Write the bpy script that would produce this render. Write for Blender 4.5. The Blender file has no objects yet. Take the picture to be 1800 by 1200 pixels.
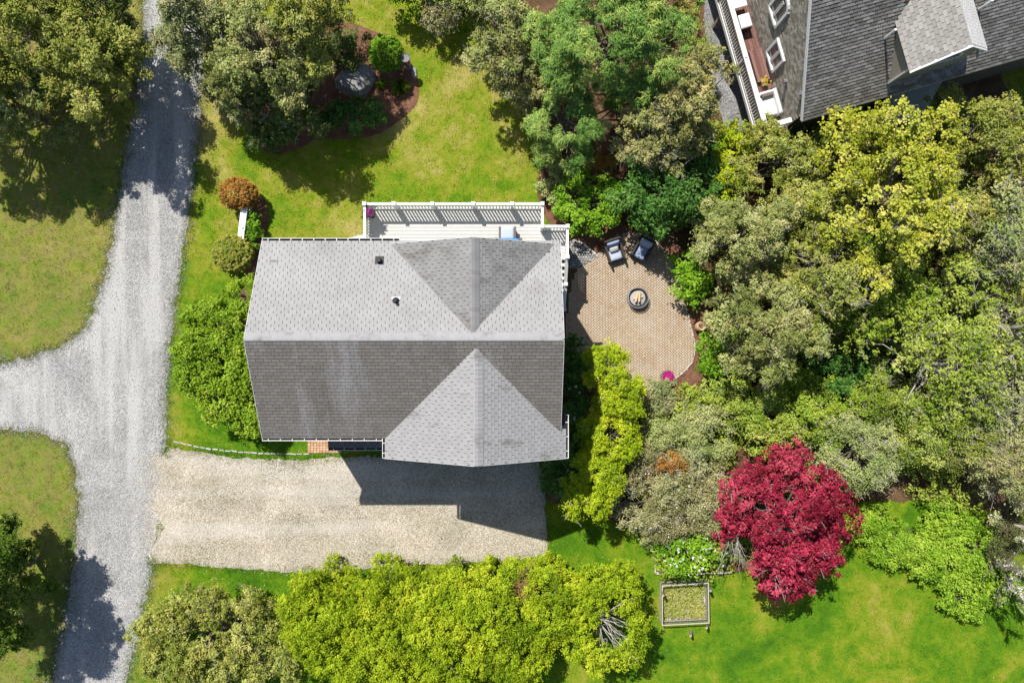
import bpy, math, random
import numpy as np
from mathutils import Vector, Matrix
from mathutils.geometry import tessellate_polygon
R_ = math.radians
rng = np.random.default_rng(7)
random.seed(7)
scene = bpy.context.scene
col = scene.collection

# ---------------------------------------------------------------- camera, sky, sun, exposure
GP = 0.025            # metres per source-photo pixel on the ground
H = 30.0              # drone height
cam = bpy.data.cameras.new("camera")
cam.sensor_width = 36.0
cam.lens = 24.0
cam.clip_start = 0.5
cam.clip_end = 2000.0
cam_o = bpy.data.objects.new("camera", cam)
cam_o.location = (0, 0, H)
cam_o.rotation_euler = (0, 0, 0)
col.objects.link(cam_o)
scene.camera = cam_o

SUN_EL = R_(53)
SUN_AZ = R_(-31.6)    # from north, clockwise positive
sun_dir = Vector((math.sin(SUN_AZ) * math.cos(SUN_EL), math.cos(SUN_AZ) * math.cos(SUN_EL), math.sin(SUN_EL)))
world = bpy.data.worlds.new("World")
scene.world = world
world.use_nodes = True
wn = world.node_tree
wn.nodes.clear()
sky = wn.nodes.new("ShaderNodeTexSky")
sky.sky_type = 'NISHITA'
sky.sun_disc = False
sky.sun_elevation = SUN_EL
sky.sun_rotation = SUN_AZ % (2 * math.pi)
bg = wn.nodes.new("ShaderNodeBackground")
bg.inputs[1].default_value = 0.088
wo = wn.nodes.new("ShaderNodeOutputWorld")
wn.links.new(sky.outputs[0], bg.inputs[0])
wn.links.new(bg.outputs[0], wo.inputs[0])
sun = bpy.data.lights.new("sun", 'SUN')
sun.energy = 5.0
sun.angle = R_(0.5)
sun.color = (1.0, 0.95, 0.865)
sun_o = bpy.data.objects.new("sun", sun)
sun_o.rotation_euler = sun_dir.to_track_quat('Z', 'Y').to_euler()
sun_o.location = (-15, 25, 40)
col.objects.link(sun_o)
scene.view_settings.view_transform = 'Standard'
scene.view_settings.look = 'None'
scene.view_settings.gamma = 1.0
scene.view_settings.use_curve_mapping = False
scene.view_settings.exposure = 0.42
scene.cycles.max_bounces = 6
scene.cycles.transparent_max_bounces = 4

# ---------------------------------------------------------------- helpers
def P(px, py, h=0.0):
    k = GP * (1 - h / H)
    return np.array([(px - 900) * k, (600 - py) * k, h])

def Pl(px, py, h):           # metres per photo pixel at height h
    return GP * (1 - h / H)

ORG = {}

def tag(o, label=None, cat=None, group=None, kind=None):
    if label: o['label'] = label
    if cat: o['category'] = cat
    if group: o['group'] = group
    if kind: o['kind'] = kind
    return o

def thing(name, loc, label, cat, group=None):
    o = bpy.data.objects.new(name, None)
    o.empty_display_size = 0.2
    o.location = loc
    col.objects.link(o)
    ORG[o.name] = Vector(loc)
    return tag(o, label, cat, group)

def place(o, parent, world_loc):
    col.objects.link(o)
    w = Vector(world_loc)
    if parent is not None:
        o.parent = parent
        o.location = w - ORG[parent.name]
    else:
        o.location = w
    ORG[o.name] = w
    return o

class MB:
    def __init__(s):
        s.v = []; s.f = []; s.t = []; s.n = 0
    def add(s, verts, faces, tint=0.5):
        s.v.extend([tuple(p) for p in verts])
        n = s.n
        s.f.extend([tuple(i + n for i in f) for f in faces])
        s.t.extend([tint] * len(verts))
        s.n += len(verts)
        return s
    def box(s, c, size, rot=0.0, tint=0.5, axes=None):
        c = np.array(c, float); hx, hy, hz = [d / 2 for d in size]
        if axes is None:
            ca, sa = math.cos(rot), math.sin(rot)
            X = np.array([ca, sa, 0]); Y = np.array([-sa, ca, 0]); Z = np.array([0, 0, 1.0])
        else:
            X, Y, Z = [np.array(a, float) for a in axes]
        vs = [c + X * a * hx + Y * b * hy + Z * d * hz for d in (-1, 1) for b in (-1, 1) for a in (-1, 1)]
        return s.add(vs, [(0, 2, 3, 1), (4, 5, 7, 6), (0, 1, 5, 4), (2, 6, 7, 3), (0, 4, 6, 2), (1, 3, 7, 5)], tint)
    def bevbox(s, c, size, rot=0.0, b=0.01, tint=0.5):
        # box with a chamfered top edge
        hx, hy = size[0] / 2, size[1] / 2; z0 = c[2] - size[2] / 2; z1 = c[2] + size[2] / 2
        ca, sa = math.cos(rot), math.sin(rot)
        vs = []
        for (z, d) in ((z0, 0), (z1 - b, 0), (z1, b)):
            for (x, y) in ((-hx + d, -hy + d), (hx - d, -hy + d), (hx - d, hy - d), (-hx + d, hy - d)):
                vs.append((c[0] + x * ca - y * sa, c[1] + x * sa + y * ca, z))
        fs = [(3, 2, 1, 0), (8, 9, 10, 11)]
        for r in (0, 4):
            for i in range(4):
                j = (i + 1) % 4
                fs.append((r + i, r + j, r + 4 + j, r + 4 + i))
        return s.add(vs, fs, tint)
    def bar(s, a, b, w, h, tint=0.5, up=(0, 0, 1)):
        a = np.array(a, float); b = np.array(b, float)
        d = b - a; L = np.linalg.norm(d); X = d / L
        U = np.array(up, float)
        Y = np.cross(U, X)
        if np.linalg.norm(Y) < 1e-4: Y = np.cross((1.0, 0, 0), X)
        Y /= np.linalg.norm(Y); Z = np.cross(X, Y)
        return s.box((a + b) / 2, (L, w, h), tint=tint, axes=(X, Y, Z))
    def tube(s, pts, rad, sides=5, tint=0.5, cap=True):
        pts = [np.array(p, float) for p in pts]
        if not hasattr(rad, '__len__'): rad = [rad] * len(pts)
        vs = []; fs = []
        for i, p in enumerate(pts):
            d = pts[min(i + 1, len(pts) - 1)] - pts[max(i - 1, 0)]
            d = d / (np.linalg.norm(d) + 1e-9)
            ref = np.array([1.0, 0, 0]) if abs(d[0]) < 0.8 else np.array([0, 1.0, 0])
            A = np.cross(d, ref); A /= np.linalg.norm(A); B = np.cross(d, A)
            for k in range(sides):
                t = 2 * math.pi * k / sides
                vs.append(p + rad[i] * (A * math.cos(t) + B * math.sin(t)))
        for i in range(len(pts) - 1):
            for k in range(sides):
                j = (k + 1) % sides
                fs.append((i * sides + k, i * sides + j, (i + 1) * sides + j, (i + 1) * sides + k))
        if cap:
            fs.append(tuple(range(sides))[::-1])
            fs.append(tuple((len(pts) - 1) * sides + k for k in range(sides)))
        return s.add(vs, fs, tint)
    def lathe(s, c, prof, sides=24, tint=0.5, sx=1.0, sy=1.0):
        vs = []; fs = []
        for (r, z) in prof:
            for k in range(sides):
                t = 2 * math.pi * k / sides
                vs.append((c[0] + r * sx * math.cos(t), c[1] + r * sy * math.sin(t), c[2] + z))
        for i in range(len(prof) - 1):
            for k in range(sides):
                j = (k + 1) % sides
                fs.append((i * sides + k, i * sides + j, (i + 1) * sides + j, (i + 1) * sides + k))
        fs.append(tuple(range(sides))[::-1])
        fs.append(tuple((len(prof) - 1) * sides + k for k in range(sides)))
        return s.add(vs, fs, tint)
    def mesh(s, name, origin, m, smooth=False):
        v = np.array(s.v, float) - np.array(origin)
        me = bpy.data.meshes.new(name)
        me.from_pydata(v.tolist(), [], s.f)
        at = me.attributes.new('tint', 'FLOAT', 'POINT')
        at.data.foreach_set('value', np.array(s.t, np.float32))
        me.materials.append(m)
        if smooth:
            me.polygons.foreach_set('use_smooth', [True] * len(me.polygons))
        me.update()
        return me
    def build(s, name, m, parent=None, smooth=False, origin=None):
        v = np.array(s.v, float)
        if origin is None:
            lo, hi = v.min(0), v.max(0)
            origin = ((lo[0] + hi[0]) / 2, (lo[1] + hi[1]) / 2, lo[2])
        o = bpy.data.objects.new(name, s.mesh(name, origin, m, smooth))
        return place(o, parent, origin)

def quad_mesh(name, V, tint, m, origin, k=4):
    """V: (N,k,3) loose quads or tris"""
    N = len(V)
    me = bpy.data.meshes.new(name)
    me.vertices.add(N * k)
    me.vertices.foreach_set('co', (V.reshape(-1, 3) - np.array(origin)).astype(np.float32).ravel())
    me.loops.add(N * k)
    me.loops.foreach_set('vertex_index', np.arange(N * k, dtype=np.int32))
    me.polygons.add(N)
    me.polygons.foreach_set('loop_start', np.arange(0, N * k, k, dtype=np.int32))
    me.update(calc_edges=True)
    at = me.attributes.new('tint', 'FLOAT', 'POINT')
    at.data.foreach_set('value', np.repeat(tint, k).astype(np.float32))
    me.materials.append(m)
    return me

# ---------------------------------------------------------------- materials
class NT:
    def __init__(s, name):
        s.m = bpy.data.materials.new(name); s.m.use_nodes = True
        s.t = s.m.node_tree; s.t.nodes.clear()
    def n(s, typ, **kw):
        nd = s.t.nodes.new(typ)
        for k, v in kw.items():
            if k.startswith('i_'):
                nd.inputs[k[2:].replace('_', ' ')].default_value = v
            else:
                setattr(nd, k, v)
        return nd
    def l(s, a, b): s.t.links.new(a, b)
    def pos(s, scale=(1, 1, 1), rot=(0, 0, 0)):
        g = s.n('ShaderNodeNewGeometry'); mp = s.n('ShaderNodeMapping')
        mp.inputs['Scale'].default_value = scale; mp.inputs['Rotation'].default_value = rot
        s.l(g.outputs['Position'], mp.inputs['Vector']); return mp.outputs[0]
    def noise(s, vec, scale, detail=3, rough=0.55, dist=0.0):
        nd = s.n('ShaderNodeTexNoise'); nd.inputs['Scale'].default_value = scale
        nd.inputs['Detail'].default_value = detail; nd.inputs['Roughness'].default_value = rough
        nd.inputs['Distortion'].default_value = dist
        s.l(vec, nd.inputs['Vector']); return nd.outputs[0]
    def ramp(s, fac, stops, interp='LINEAR'):
        nd = s.n('ShaderNodeValToRGB'); cr = nd.color_ramp; cr.interpolation = interp
        while len(cr.elements) < len(stops): cr.elements.new(0.5)
        for e, (p, c) in zip(cr.elements, stops):
            e.position = p
            e.color = (c, c, c, 1) if not hasattr(c, '__len__') else (c[0], c[1], c[2], 1)
        s.l(fac, nd.inputs[0]); return nd.outputs[0]
    def mix(s, fac, a, b, typ='MIX'):
        nd = s.n('ShaderNodeMix', data_type='RGBA', blend_type=typ)
        for v, i in ((fac, 0), (a, 6), (b, 7)):
            if hasattr(v, 'is_linked') or isinstance(v, bpy.types.NodeSocket): s.l(v, nd.inputs[i])
            elif i == 0: nd.inputs[0].default_value = v
            else: nd.inputs[i].default_value = (v[0], v[1], v[2], 1)
        return nd.outputs[2]
    def attr(s, name='tint'):
        nd = s.n('ShaderNodeAttribute', attribute_name=name); return nd.outputs['Fac']
    def math(s, op, a, b=0.0):
        nd = s.n('ShaderNodeMath', operation=op)
        for v, i in ((a, 0), (b, 1)):
            if isinstance(v, bpy.types.NodeSocket): s.l(v, nd.inputs[i])
            else: nd.inputs[i].default_value = v
        return nd.outputs[0]
    def out(s, color, rough=0.8, spec=0.3, bump=None, bstr=0.3, bdist=0.02, metal=0.0, transl=0.0):
        p = s.n('ShaderNodeBsdfPrincipled')
        if isinstance(color, bpy.types.NodeSocket): s.l(color, p.inputs['Base Color'])
        else: p.inputs['Base Color'].default_value = (color[0], color[1], color[2], 1)
        p.inputs['Roughness'].default_value = rough
        p.inputs['Specular IOR Level'].default_value = spec
        p.inputs['Metallic'].default_value = metal
        if bump is not None:
            b = s.n('ShaderNodeBump'); b.inputs['Strength'].default_value = bstr; b.inputs['Distance'].default_value = bdist
            s.l(bump, b.inputs['Height']); s.l(b.outputs[0], p.inputs['Normal'])
        sh = p.outputs[0]
        if transl > 0:
            t = s.n('ShaderNodeBsdfTranslucent')
            if isinstance(color, bpy.types.NodeSocket): s.l(color, t.inputs[0])
            else: t.inputs[0].default_value = (color[0], color[1], color[2], 1)
            mx = s.n('ShaderNodeMixShader'); mx.inputs[0].default_value = transl
            s.l(sh, mx.inputs[1]); s.l(t.outputs[0], mx.inputs[2]); sh = mx.outputs[0]
        o = s.n('ShaderNodeOutputMaterial'); s.l(sh, o.inputs[0])
        return s.m

def m_plain(name, c, rough=0.6, spec=0.4, var=0.12, vscale=6.0, metal=0.0, bstr=0.1):
    t = NT(name); v = t.pos()
    n = t.noise(v, vscale, 5, 0.65)
    n2 = t.noise(v, vscale * 9, 3)
    f = t.math('MULTIPLY', t.math('ADD', n, n2), 0.5)
    k0 = tuple(x * (1 - var * 1.6) for x in c); k1 = tuple(min(1, x * (1 + var)) for x in c)
    return t.out(t.ramp(f, [(0.3, k0), (0.7, k1)]), rough, spec, n2, bstr, 0.005, metal)

def m_leaf(name, cols, transl=0.20, rough=0.6, spec=0.12):
    t = NT(name)
    c = t.ramp(t.attr(), [(0.0, cols[0]), (0.5, cols[1]), (1.0, cols[2])])
    n = t.noise(t.pos(), 0.9, 4, 0.65, 0.3)
    c = t.mix(1.0, c, t.ramp(n, [(0.32, (0.74, 0.84, 0.75)), (0.5, (1.0, 1.0, 1.0)), (0.68, (1.28, 1.12, 1.35))]), 'MULTIPLY')
    return t.out(c, rough, spec, transl=transl)

def m_tinted(name, stops, rough=0.85, spec=0.25, stain=None, nscale=40, use_obj=True, rand=0.0):
    """pieces with a per-piece tint (attribute + object random) over fine grain; stain = (colour, vec scale, lo, hi, amount)"""
    t = NT(name)
    a = t.attr()
    if use_obj:
        oi = t.n('ShaderNodeObjectInfo')
        a = t.math('FRACT', t.math('ADD', a, oi.outputs['Random']))
    v = t.pos()
    c = t.ramp(a, stops)
    g = t.noise(v, nscale, 4, 0.7)
    c = t.mix(1.0, c, t.ramp(g, [(0.25, 0.72), (0.75, 1.22)]), 'MULTIPLY')
    if stain:
        for (sc, vs, lo, hi, amt, det) in stain:
            sn = t.noise(t.pos(vs), 1.0, det, 0.68, 0.0)
            f = t.math('MULTIPLY', t.ramp(sn, [(lo, 0.0), (hi, 1.0)]), amt)
            c = t.mix(f, c, sc)
    return t.out(c, rough, spec, g, 0.35, 0.004)

# grass: shared colour rule for turf sheet and blades
def grass_color(t, tinted):
    v = t.pos()
    big = t.noise(v, 0.34, 5, 0.62, 0.5)
    mid = t.noise(v, 1.7, 5, 0.7)
    f = t.math('ADD', t.math('MULTIPLY', big, 0.65), t.math('MULTIPLY', mid, 0.35))
    vx = t.n('ShaderNodeSeparateXYZ'); t.l(v, vx.inputs[0])
    nl = t.ramp(t.math('ADD', t.math('MULTIPLY', vx.outputs[1], 0.05), t.math('MULTIPLY', t.noise(v, 0.12, 2), 0.9)), [(0.55, 0.0), (0.95, 1.0)])
    f = t.math('ADD', t.math('SUBTRACT', f, 0.018), t.math('MULTIPLY', nl, 0.10))
    wx = t.ramp(t.math('MULTIPLY', vx.outputs[0], -0.05), [(0.72, 0.0), (0.95, 1.0)])
    f = t.math('ADD', f, t.math('MULTIPLY', wx, 0.05))
    dx = t.math('MULTIPLY', t.math('ADD', vx.outputs[0], 11.5), 0.28); dy = t.math('MULTIPLY', t.math('ADD', vx.outputs[1], 1.5), 0.17)
    ds = t.math('ADD', t.math('MULTIPLY', dx, dx), t.math('MULTIPLY', dy, dy))
    f = t.math('SUBTRACT', f, t.math('MULTIPLY', t.ramp(ds, [(0.2, 1.0), (1.0, 0.0)]), 0.075))
    c = t.ramp(f, [(0.34, (0.045, 0.130, 0.006)), (0.44, (0.085, 0.190, 0.007)), (0.50, (0.140, 0.225, 0.010)), (0.57, (0.220, 0.250, 0.022)), (0.68, (0.350, 0.305, 0.090))])
    c = t.mix(t.math('MULTIPLY', wx, t.ramp(mid, [(0.35, 0.25), (0.65, 0.8)])), c, (0.200, 0.180, 0.065))
    cl_ = t.noise(v, 3.6, 3, 0.6)
    c = t.mix(t.math('MULTIPLY', t.ramp(cl_, [(0.60, 0.0), (0.68, 1.0)]), 0.5), c, (0.055, 0.150, 0.012))
    fine = t.noise(v, 22, 3, 0.7)
    c = t.mix(1.0, c, t.ramp(fine, [(0.25, 0.62), (0.75, 1.3)]), 'MULTIPLY')
    if tinted:
        c = t.mix(1.0, c, t.ramp(t.attr(), [(0.0, (0.55, 0.65, 0.5)), (0.6, (1.05, 1.05, 1.0)), (1.0, (1.6, 1.45, 1.5))]), 'MULTIPLY')
    return c, fine
def m_grass():
    t = NT('turf'); c, fine = grass_color(t, False)
    return t.out(c, 0.9, 0.1, fine, 0.8, 0.03)
def m_blade():
    t = NT('grass_blades'); c, fine = grass_color(t, True)
    return t.out(c, 0.6, 0.2, transl=0.25)

def m_gravel(name, stops, tracks=None, vor=26.0, moss=False):
    t = NT(name); v = t.pos()
    vo = t.n('ShaderNodeTexVoronoi'); vo.inputs['Scale'].default_value = vor; t.l(v, vo.inputs['Vector'])
    sep = t.n('ShaderNodeSeparateColor'); t.l(vo.outputs['Color'], sep.inputs[0])
    c = t.ramp(sep.outputs[0], stops)
    big = t.noise(v, 0.5, 5, 0.6, 0.5)
    c = t.mix(1.0, c, t.ramp(big, [(0.3, 0.72), (0.7, 1.16)]), 'MULTIPLY')
    fine = t.noise(v, 70, 3, 0.8)
    c = t.mix(1.0, c, t.ramp(fine, [(0.2, 0.6), (0.8, 1.3)]), 'MULTIPLY')
    if tracks:
        tn = t.noise(t.pos((1.3, 0.10, 1), (0, 0, R_(tracks[1]))), 1.0, 3, 0.5)
        c = t.mix(t.math('MULTIPLY', t.ramp(tn, [(0.48, 0.0), (0.62, 1.0)]), tracks[2]), c, tracks[0])
    if moss:
        mn = t.noise(t.pos((0.35, 1.1, 1)), 1.0, 6, 0.72, 0.4)
        c = t.mix(t.math('MULTIPLY', t.ramp(mn, [(0.54, 0.0), (0.68, 1.0)]), 0.42), c, (0.25, 0.21, 0.10))
        tn = t.noise(t.pos((0.10, 1.0, 1), (0, 0, R_(3))), 1.0, 3, 0.5)
        c = t.mix(t.math('MULTIPLY', t.ramp(tn, [(0.50, 0.0), (0.62, 1.0)]), 0.38), c, (0.56, 0.535, 0.50))
    h = t.math('MULTIPLY', vo.outputs['Distance'], -1.0)
    return t.out(c, 0.9, 0.15, h, 0.7, 0.03)

def m_floor():
    t = NT('leaf_litter'); v = t.pos()
    n = t.noise(v, 0.7, 5, 0.65, 0.4); f = t.noise(v, 18, 4, 0.75)
    c = t.ramp(n, [(0.32, (0.07, 0.045, 0.025)), (0.5, (0.13, 0.075, 0.042)), (0.66, (0.19, 0.125, 0.07))])
    c = t.mix(1.0, c, t.ramp(f, [(0.3, 0.45), (0.7, 1.5)]), 'MULTIPLY')
    return t.out(c, 0.95, 0.1, f, 0.9, 0.04)

M = {}
M['turf'] = m_grass(); M['blade'] = m_blade()
M['road'] = m_gravel('pale_grey_gravel', [(0.0, (0.22, 0.217, 0.212)), (0.5, (0.335, 0.33, 0.322)), (1.0, (0.48, 0.474, 0.462))], ((0.46, 0.453, 0.44), 4, 0.7))
M['drive'] = m_gravel('tan_pebbles', [(0.0, (0.24, 0.20, 0.14)), (0.35, (0.41, 0.355, 0.27)), (0.7, (0.53, 0.475, 0.385)), (1.0, (0.65, 0.61, 0.54))], None, 32, True)
M['path'] = m_gravel('grey_path_gravel', [(0.0, (0.15, 0.15, 0.155)), (1.0, (0.36, 0.36, 0.37))], None, 24)
M['floor'] = m_floor()
def m_mulch():
    t = NT('bark_mulch'); v = t.pos()
    n = t.noise(v, 1.2, 4, 0.6); f = t.noise(v, 30, 4, 0.8)
    c = t.ramp(n, [(0.3, (0.12, 0.058, 0.036)), (0.7, (0.24, 0.125, 0.082))])
    c = t.mix(1.0, c, t.ramp(f, [(0.3, 0.4), (0.7, 1.6)]), 'MULTIPLY')
    return t.out(c, 0.95, 0.1, f, 0.9, 0.03)
M['mulch'] = m_mulch()
M['stone_road'] = m_tinted('road_stones', [(0, (0.17, 0.17, 0.175)), (0.5, (0.34, 0.34, 0.342)), (1, (0.58, 0.58, 0.575))], use_obj=False)
M['stone_drive'] = m_tinted('drive_pebbles', [(0, (0.22, 0.175, 0.12)), (0.4, (0.46, 0.40, 0.31)), (0.75, (0.60, 0.56, 0.48)), (1, (0.76, 0.74, 0.69))], use_obj=False)
M['white'] = m_plain('white_vinyl', (0.74, 0.74, 0.74), 0.45, 0.4, 0.03, 3)
M['trim'] = m_plain('weathered_white_trim', (0.46, 0.46, 0.455), 0.6, 0.3, 0.12, 8)
M['white_deck'] = m_plain('white_deck_boards', (0.51, 0.505, 0.495), 0.7, 0.2, 0.07, 5)
M['gutter'] = m_plain('white_gutter', (0.78, 0.78, 0.77), 0.4, 0.5, 0.05, 4)
M['gutter_in'] = m_plain('dark_gutter_bed', (0.035, 0.032, 0.03), 0.9, 0.1, 0.3, 9)
M['black'] = m_plain('black_plastic', (0.022, 0.022, 0.023), 0.5, 0.4, 0.2, 20)
M['iron'] = m_plain('blackened_iron', (0.05, 0.048, 0.047), 0.5, 0.5, 0.3, 20, 0.6)
M['steel'] = m_plain('grey_steel', (0.42, 0.42, 0.43), 0.35, 0.5, 0.1, 10, 0.7)
M['pewter'] = m_plain('grey_pewter', (0.17, 0.17, 0.175), 0.6, 0.3, 0.15, 20)
M['wicker'] = m_plain('dark_wicker', (0.055, 0.04, 0.033), 0.7, 0.3, 0.4, 60)
M['grey_wicker'] = m_plain('brown_grey_wicker', (0.16, 0.125, 0.11), 0.7, 0.3, 0.4, 60)
M['cush_blue'] = m_plain('slate_blue_fabric', (0.27, 0.33, 0.47), 0.9, 0.1, 0.1, 12)
M['cush_pale'] = m_plain('pale_blue_fabric', (0.42, 0.48, 0.58), 0.9, 0.1, 0.1, 12)
M['cush_bright'] = m_plain('bright_blue_fabric', (0.06, 0.25, 0.52), 0.9, 0.1, 0.1, 12)
M['cush_white'] = m_plain('white_fabric', (0.78, 0.77, 0.75), 0.9, 0.1, 0.05, 12)
M['bark'] = m_plain('grey_bark', (0.17, 0.145, 0.12), 0.9, 0.15, 0.4, 8, bstr=0.6)
M['twig'] = m_plain('silver_twigs', (0.42, 0.385, 0.345), 0.85, 0.2, 0.25, 8)
M['pale_twig'] = m_plain('bleached_dead_branches', (0.58, 0.54, 0.48), 0.85, 0.2, 0.2, 8)
M['brown_twig'] = m_plain('brown_twigs', (0.17, 0.12, 0.085), 0.85, 0.2, 0.3, 8)
M['rust_twig'] = m_plain('orange_dead_twigs', (0.33, 0.19, 0.09), 0.85, 0.2, 0.3, 8)
M['siding'] = m_tinted('weathered_shingle_siding', [(0, (0.20, 0.18, 0.148)), (0.5, (0.31, 0.282, 0.235)), (1, (0.45, 0.415, 0.355))], use_obj=False)
M['wall_board'] = m_plain('grey_clapboard', (0.45, 0.45, 0.44), 0.7, 0.3, 0.08, 4)
M['dark_wall'] = m_plain('dark_weathered_wall', (0.13, 0.118, 0.10), 0.85, 0.15, 0.25, 12)
M['glass'] = NT('window_glass').out((0.03, 0.035, 0.04), 0.06, 0.8)
M['glass_lit'] = m_plain('glass_over_blinds', (0.17, 0.155, 0.14), 0.08, 0.7, 0.3, 5, bstr=0.0)
M['door'] = m_plain('white_door', (0.72, 0.72, 0.70), 0.5, 0.4, 0.03, 4)
M['wood_grey'] = m_plain('weathered_timber', (0.34, 0.30, 0.25), 0.85, 0.2, 0.3, 18)
M['wood_pale'] = m_plain('pale_timber', (0.52, 0.47, 0.40), 0.85, 0.2, 0.2, 18)
M['deck_red'] = m_tinted('red_brown_deck_boards', [(0, (0.125, 0.058, 0.047)), (0.5, (0.17, 0.085, 0.07)), (1, (0.23, 0.13, 0.112))], nscale=12)
M['rock'] = m_tinted('lichen_rock', [(0, (0.20, 0.195, 0.19)), (1, (0.30, 0.295, 0.285))], nscale=9, use_obj=False,
                     stain=[((0.48, 0.475, 0.45), (3, 3, 3), 0.56, 0.66, 0.6, 5)])
M['terracotta'] = m_plain('terracotta', (0.40, 0.17, 0.085), 0.8, 0.2, 0.15, 9)
M['ceramic'] = m_plain('tan_ceramic', (0.48, 0.33, 0.21), 0.45, 0.4, 0.15, 9)
M['log'] = m_plain('split_firewood', (0.60, 0.46, 0.28), 0.85, 0.2, 0.25, 14)
M['ash'] = m_plain('pale_ash', (0.42, 0.40, 0.38), 0.95, 0.1, 0.35, 25)
M['pot_grey'] = m_plain('grey_brown_barrel', (0.20, 0.165, 0.14), 0.8, 0.2, 0.2, 20)
M['bay'] = m_plain('blue_grey_roofing', (0.30, 0.37, 0.43), 0.55, 0.4, 0.12, 7)
M['brick_ground'] = m_plain('joint_sand', (0.175, 0.14, 0.11), 0.95, 0.1, 0.2, 20)
PAVER = [(0, (0.40, 0.30, 0.205)), (0.3, (0.43, 0.335, 0.235)), (0.6, (0.455, 0.37, 0.27)), (0.85, (0.44, 0.335, 0.235)), (1, (0.49, 0.41, 0.31))]
M['paver'] = m_tinted('tan_pavers', PAVER, nscale=30, stain=[((0.48, 0.42, 0.345), (0.9, 0.9, 1), 0.46, 0.62, 0.5, 4), ((0.36, 0.23, 0.135), (0.7, 0.7, 1), 0.52, 0.68, 0.65, 5), ((0.20, 0.16, 0.12), (1.5, 1.5, 1), 0.60, 0.74, 0.6, 6)])
M['paver_orange'] = m_tinted('orange_pavers', [(0, (0.45, 0.25, 0.13)), (0.5, (0.55, 0.34, 0.20)), (1, (0.62, 0.43, 0.29))], nscale=30)
M['stone_edge'] = m_tinted('pale_edging_stone', [(0, (0.36, 0.345, 0.31)), (1, (0.56, 0.54, 0.50))], nscale=25)
M['stone_grey'] = m_tinted('grey_edging_stone', [(0, (0.34, 0.32, 0.29)), (1, (0.52, 0.50, 0.46))], nscale=25)
M['cobble'] = m_tinted('blue_grey_cobbles', [(0, (0.20, 0.21, 0.215)), (0.6, (0.30, 0.31, 0.315)), (1, (0.42, 0.42, 0.40))], nscale=25)
# roof shingle colours: algae-streaked on the south slope
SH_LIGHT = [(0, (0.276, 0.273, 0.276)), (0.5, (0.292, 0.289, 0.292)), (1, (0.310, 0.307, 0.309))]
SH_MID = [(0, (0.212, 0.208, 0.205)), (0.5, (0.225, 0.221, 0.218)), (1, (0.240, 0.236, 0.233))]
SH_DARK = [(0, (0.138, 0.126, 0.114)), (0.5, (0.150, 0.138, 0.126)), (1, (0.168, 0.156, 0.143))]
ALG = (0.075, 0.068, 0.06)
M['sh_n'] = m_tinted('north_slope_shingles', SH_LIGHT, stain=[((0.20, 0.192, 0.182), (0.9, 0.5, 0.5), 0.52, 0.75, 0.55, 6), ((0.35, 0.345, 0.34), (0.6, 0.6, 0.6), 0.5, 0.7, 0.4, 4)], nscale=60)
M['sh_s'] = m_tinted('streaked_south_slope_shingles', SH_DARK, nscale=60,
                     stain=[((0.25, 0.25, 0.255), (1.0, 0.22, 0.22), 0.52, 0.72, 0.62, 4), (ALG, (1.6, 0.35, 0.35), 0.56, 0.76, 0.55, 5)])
M['sh_nd'] = m_tinted('north_dormer_shingles', SH_MID, nscale=60, stain=[(ALG, (0.8, 1.5, 0.8), 0.51, 0.72, 0.85, 7), ((0.31, 0.31, 0.315), (0.6, 0.6, 0.6), 0.58, 0.70, 0.4, 3)])
M['sh_sd'] = m_tinted('south_dormer_shingles', SH_LIGHT, nscale=60, stain=[(ALG, (0.7, 1.9, 0.7), 0.58, 0.74, 0.6, 5)])
M['ridge_cap'] = m_tinted('ridge_cap_shingles', [(0, (0.295, 0.294, 0.302)), (1, (0.318, 0.316, 0.325))], nscale=50, stain=[((0.11, 0.10, 0.095), (1.6, 1.6, 1.6), 0.52, 0.72, 0.7, 6)])
M['ridge_cap2'] = m_tinted('dormer_ridge_cap_shingles', [(0, (0.22, 0.218, 0.216)), (1, (0.27, 0.268, 0.266))], nscale=50, stain=[(ALG, (1.6, 1.6, 1.6), 0.55, 0.75, 0.6, 6)])
M['sh_b'] = m_tinted('neighbour_shingles', [(0, (0.140, 0.130, 0.115)), (0.5, (0.215, 0.200, 0.180)), (1, (0.31, 0.292, 0.266))], nscale=40,
                     stain=[((0.26, 0.255, 0.25), (1.2, 1.2, 1.2), 0.52, 0.7, 0.5, 5)])
M['sh_bd'] = m_tinted('neighbour_dormer_shingles', [(0, (0.25, 0.24, 0.225)), (1, (0.36, 0.347, 0.325))], nscale=40)
M['sh_bw'] = m_tinted('pale_east_slope_shingles', [(0, (0.52, 0.515, 0.51)), (1, (0.62, 0.615, 0.61))], nscale=40)  # neighbour dormer's east slope, set paler than its west slope
M['roof_deck'] = m_plain('dark_roof_felt', (0.04, 0.038, 0.036), 0.95, 0.1, 0.2, 20)

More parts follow.
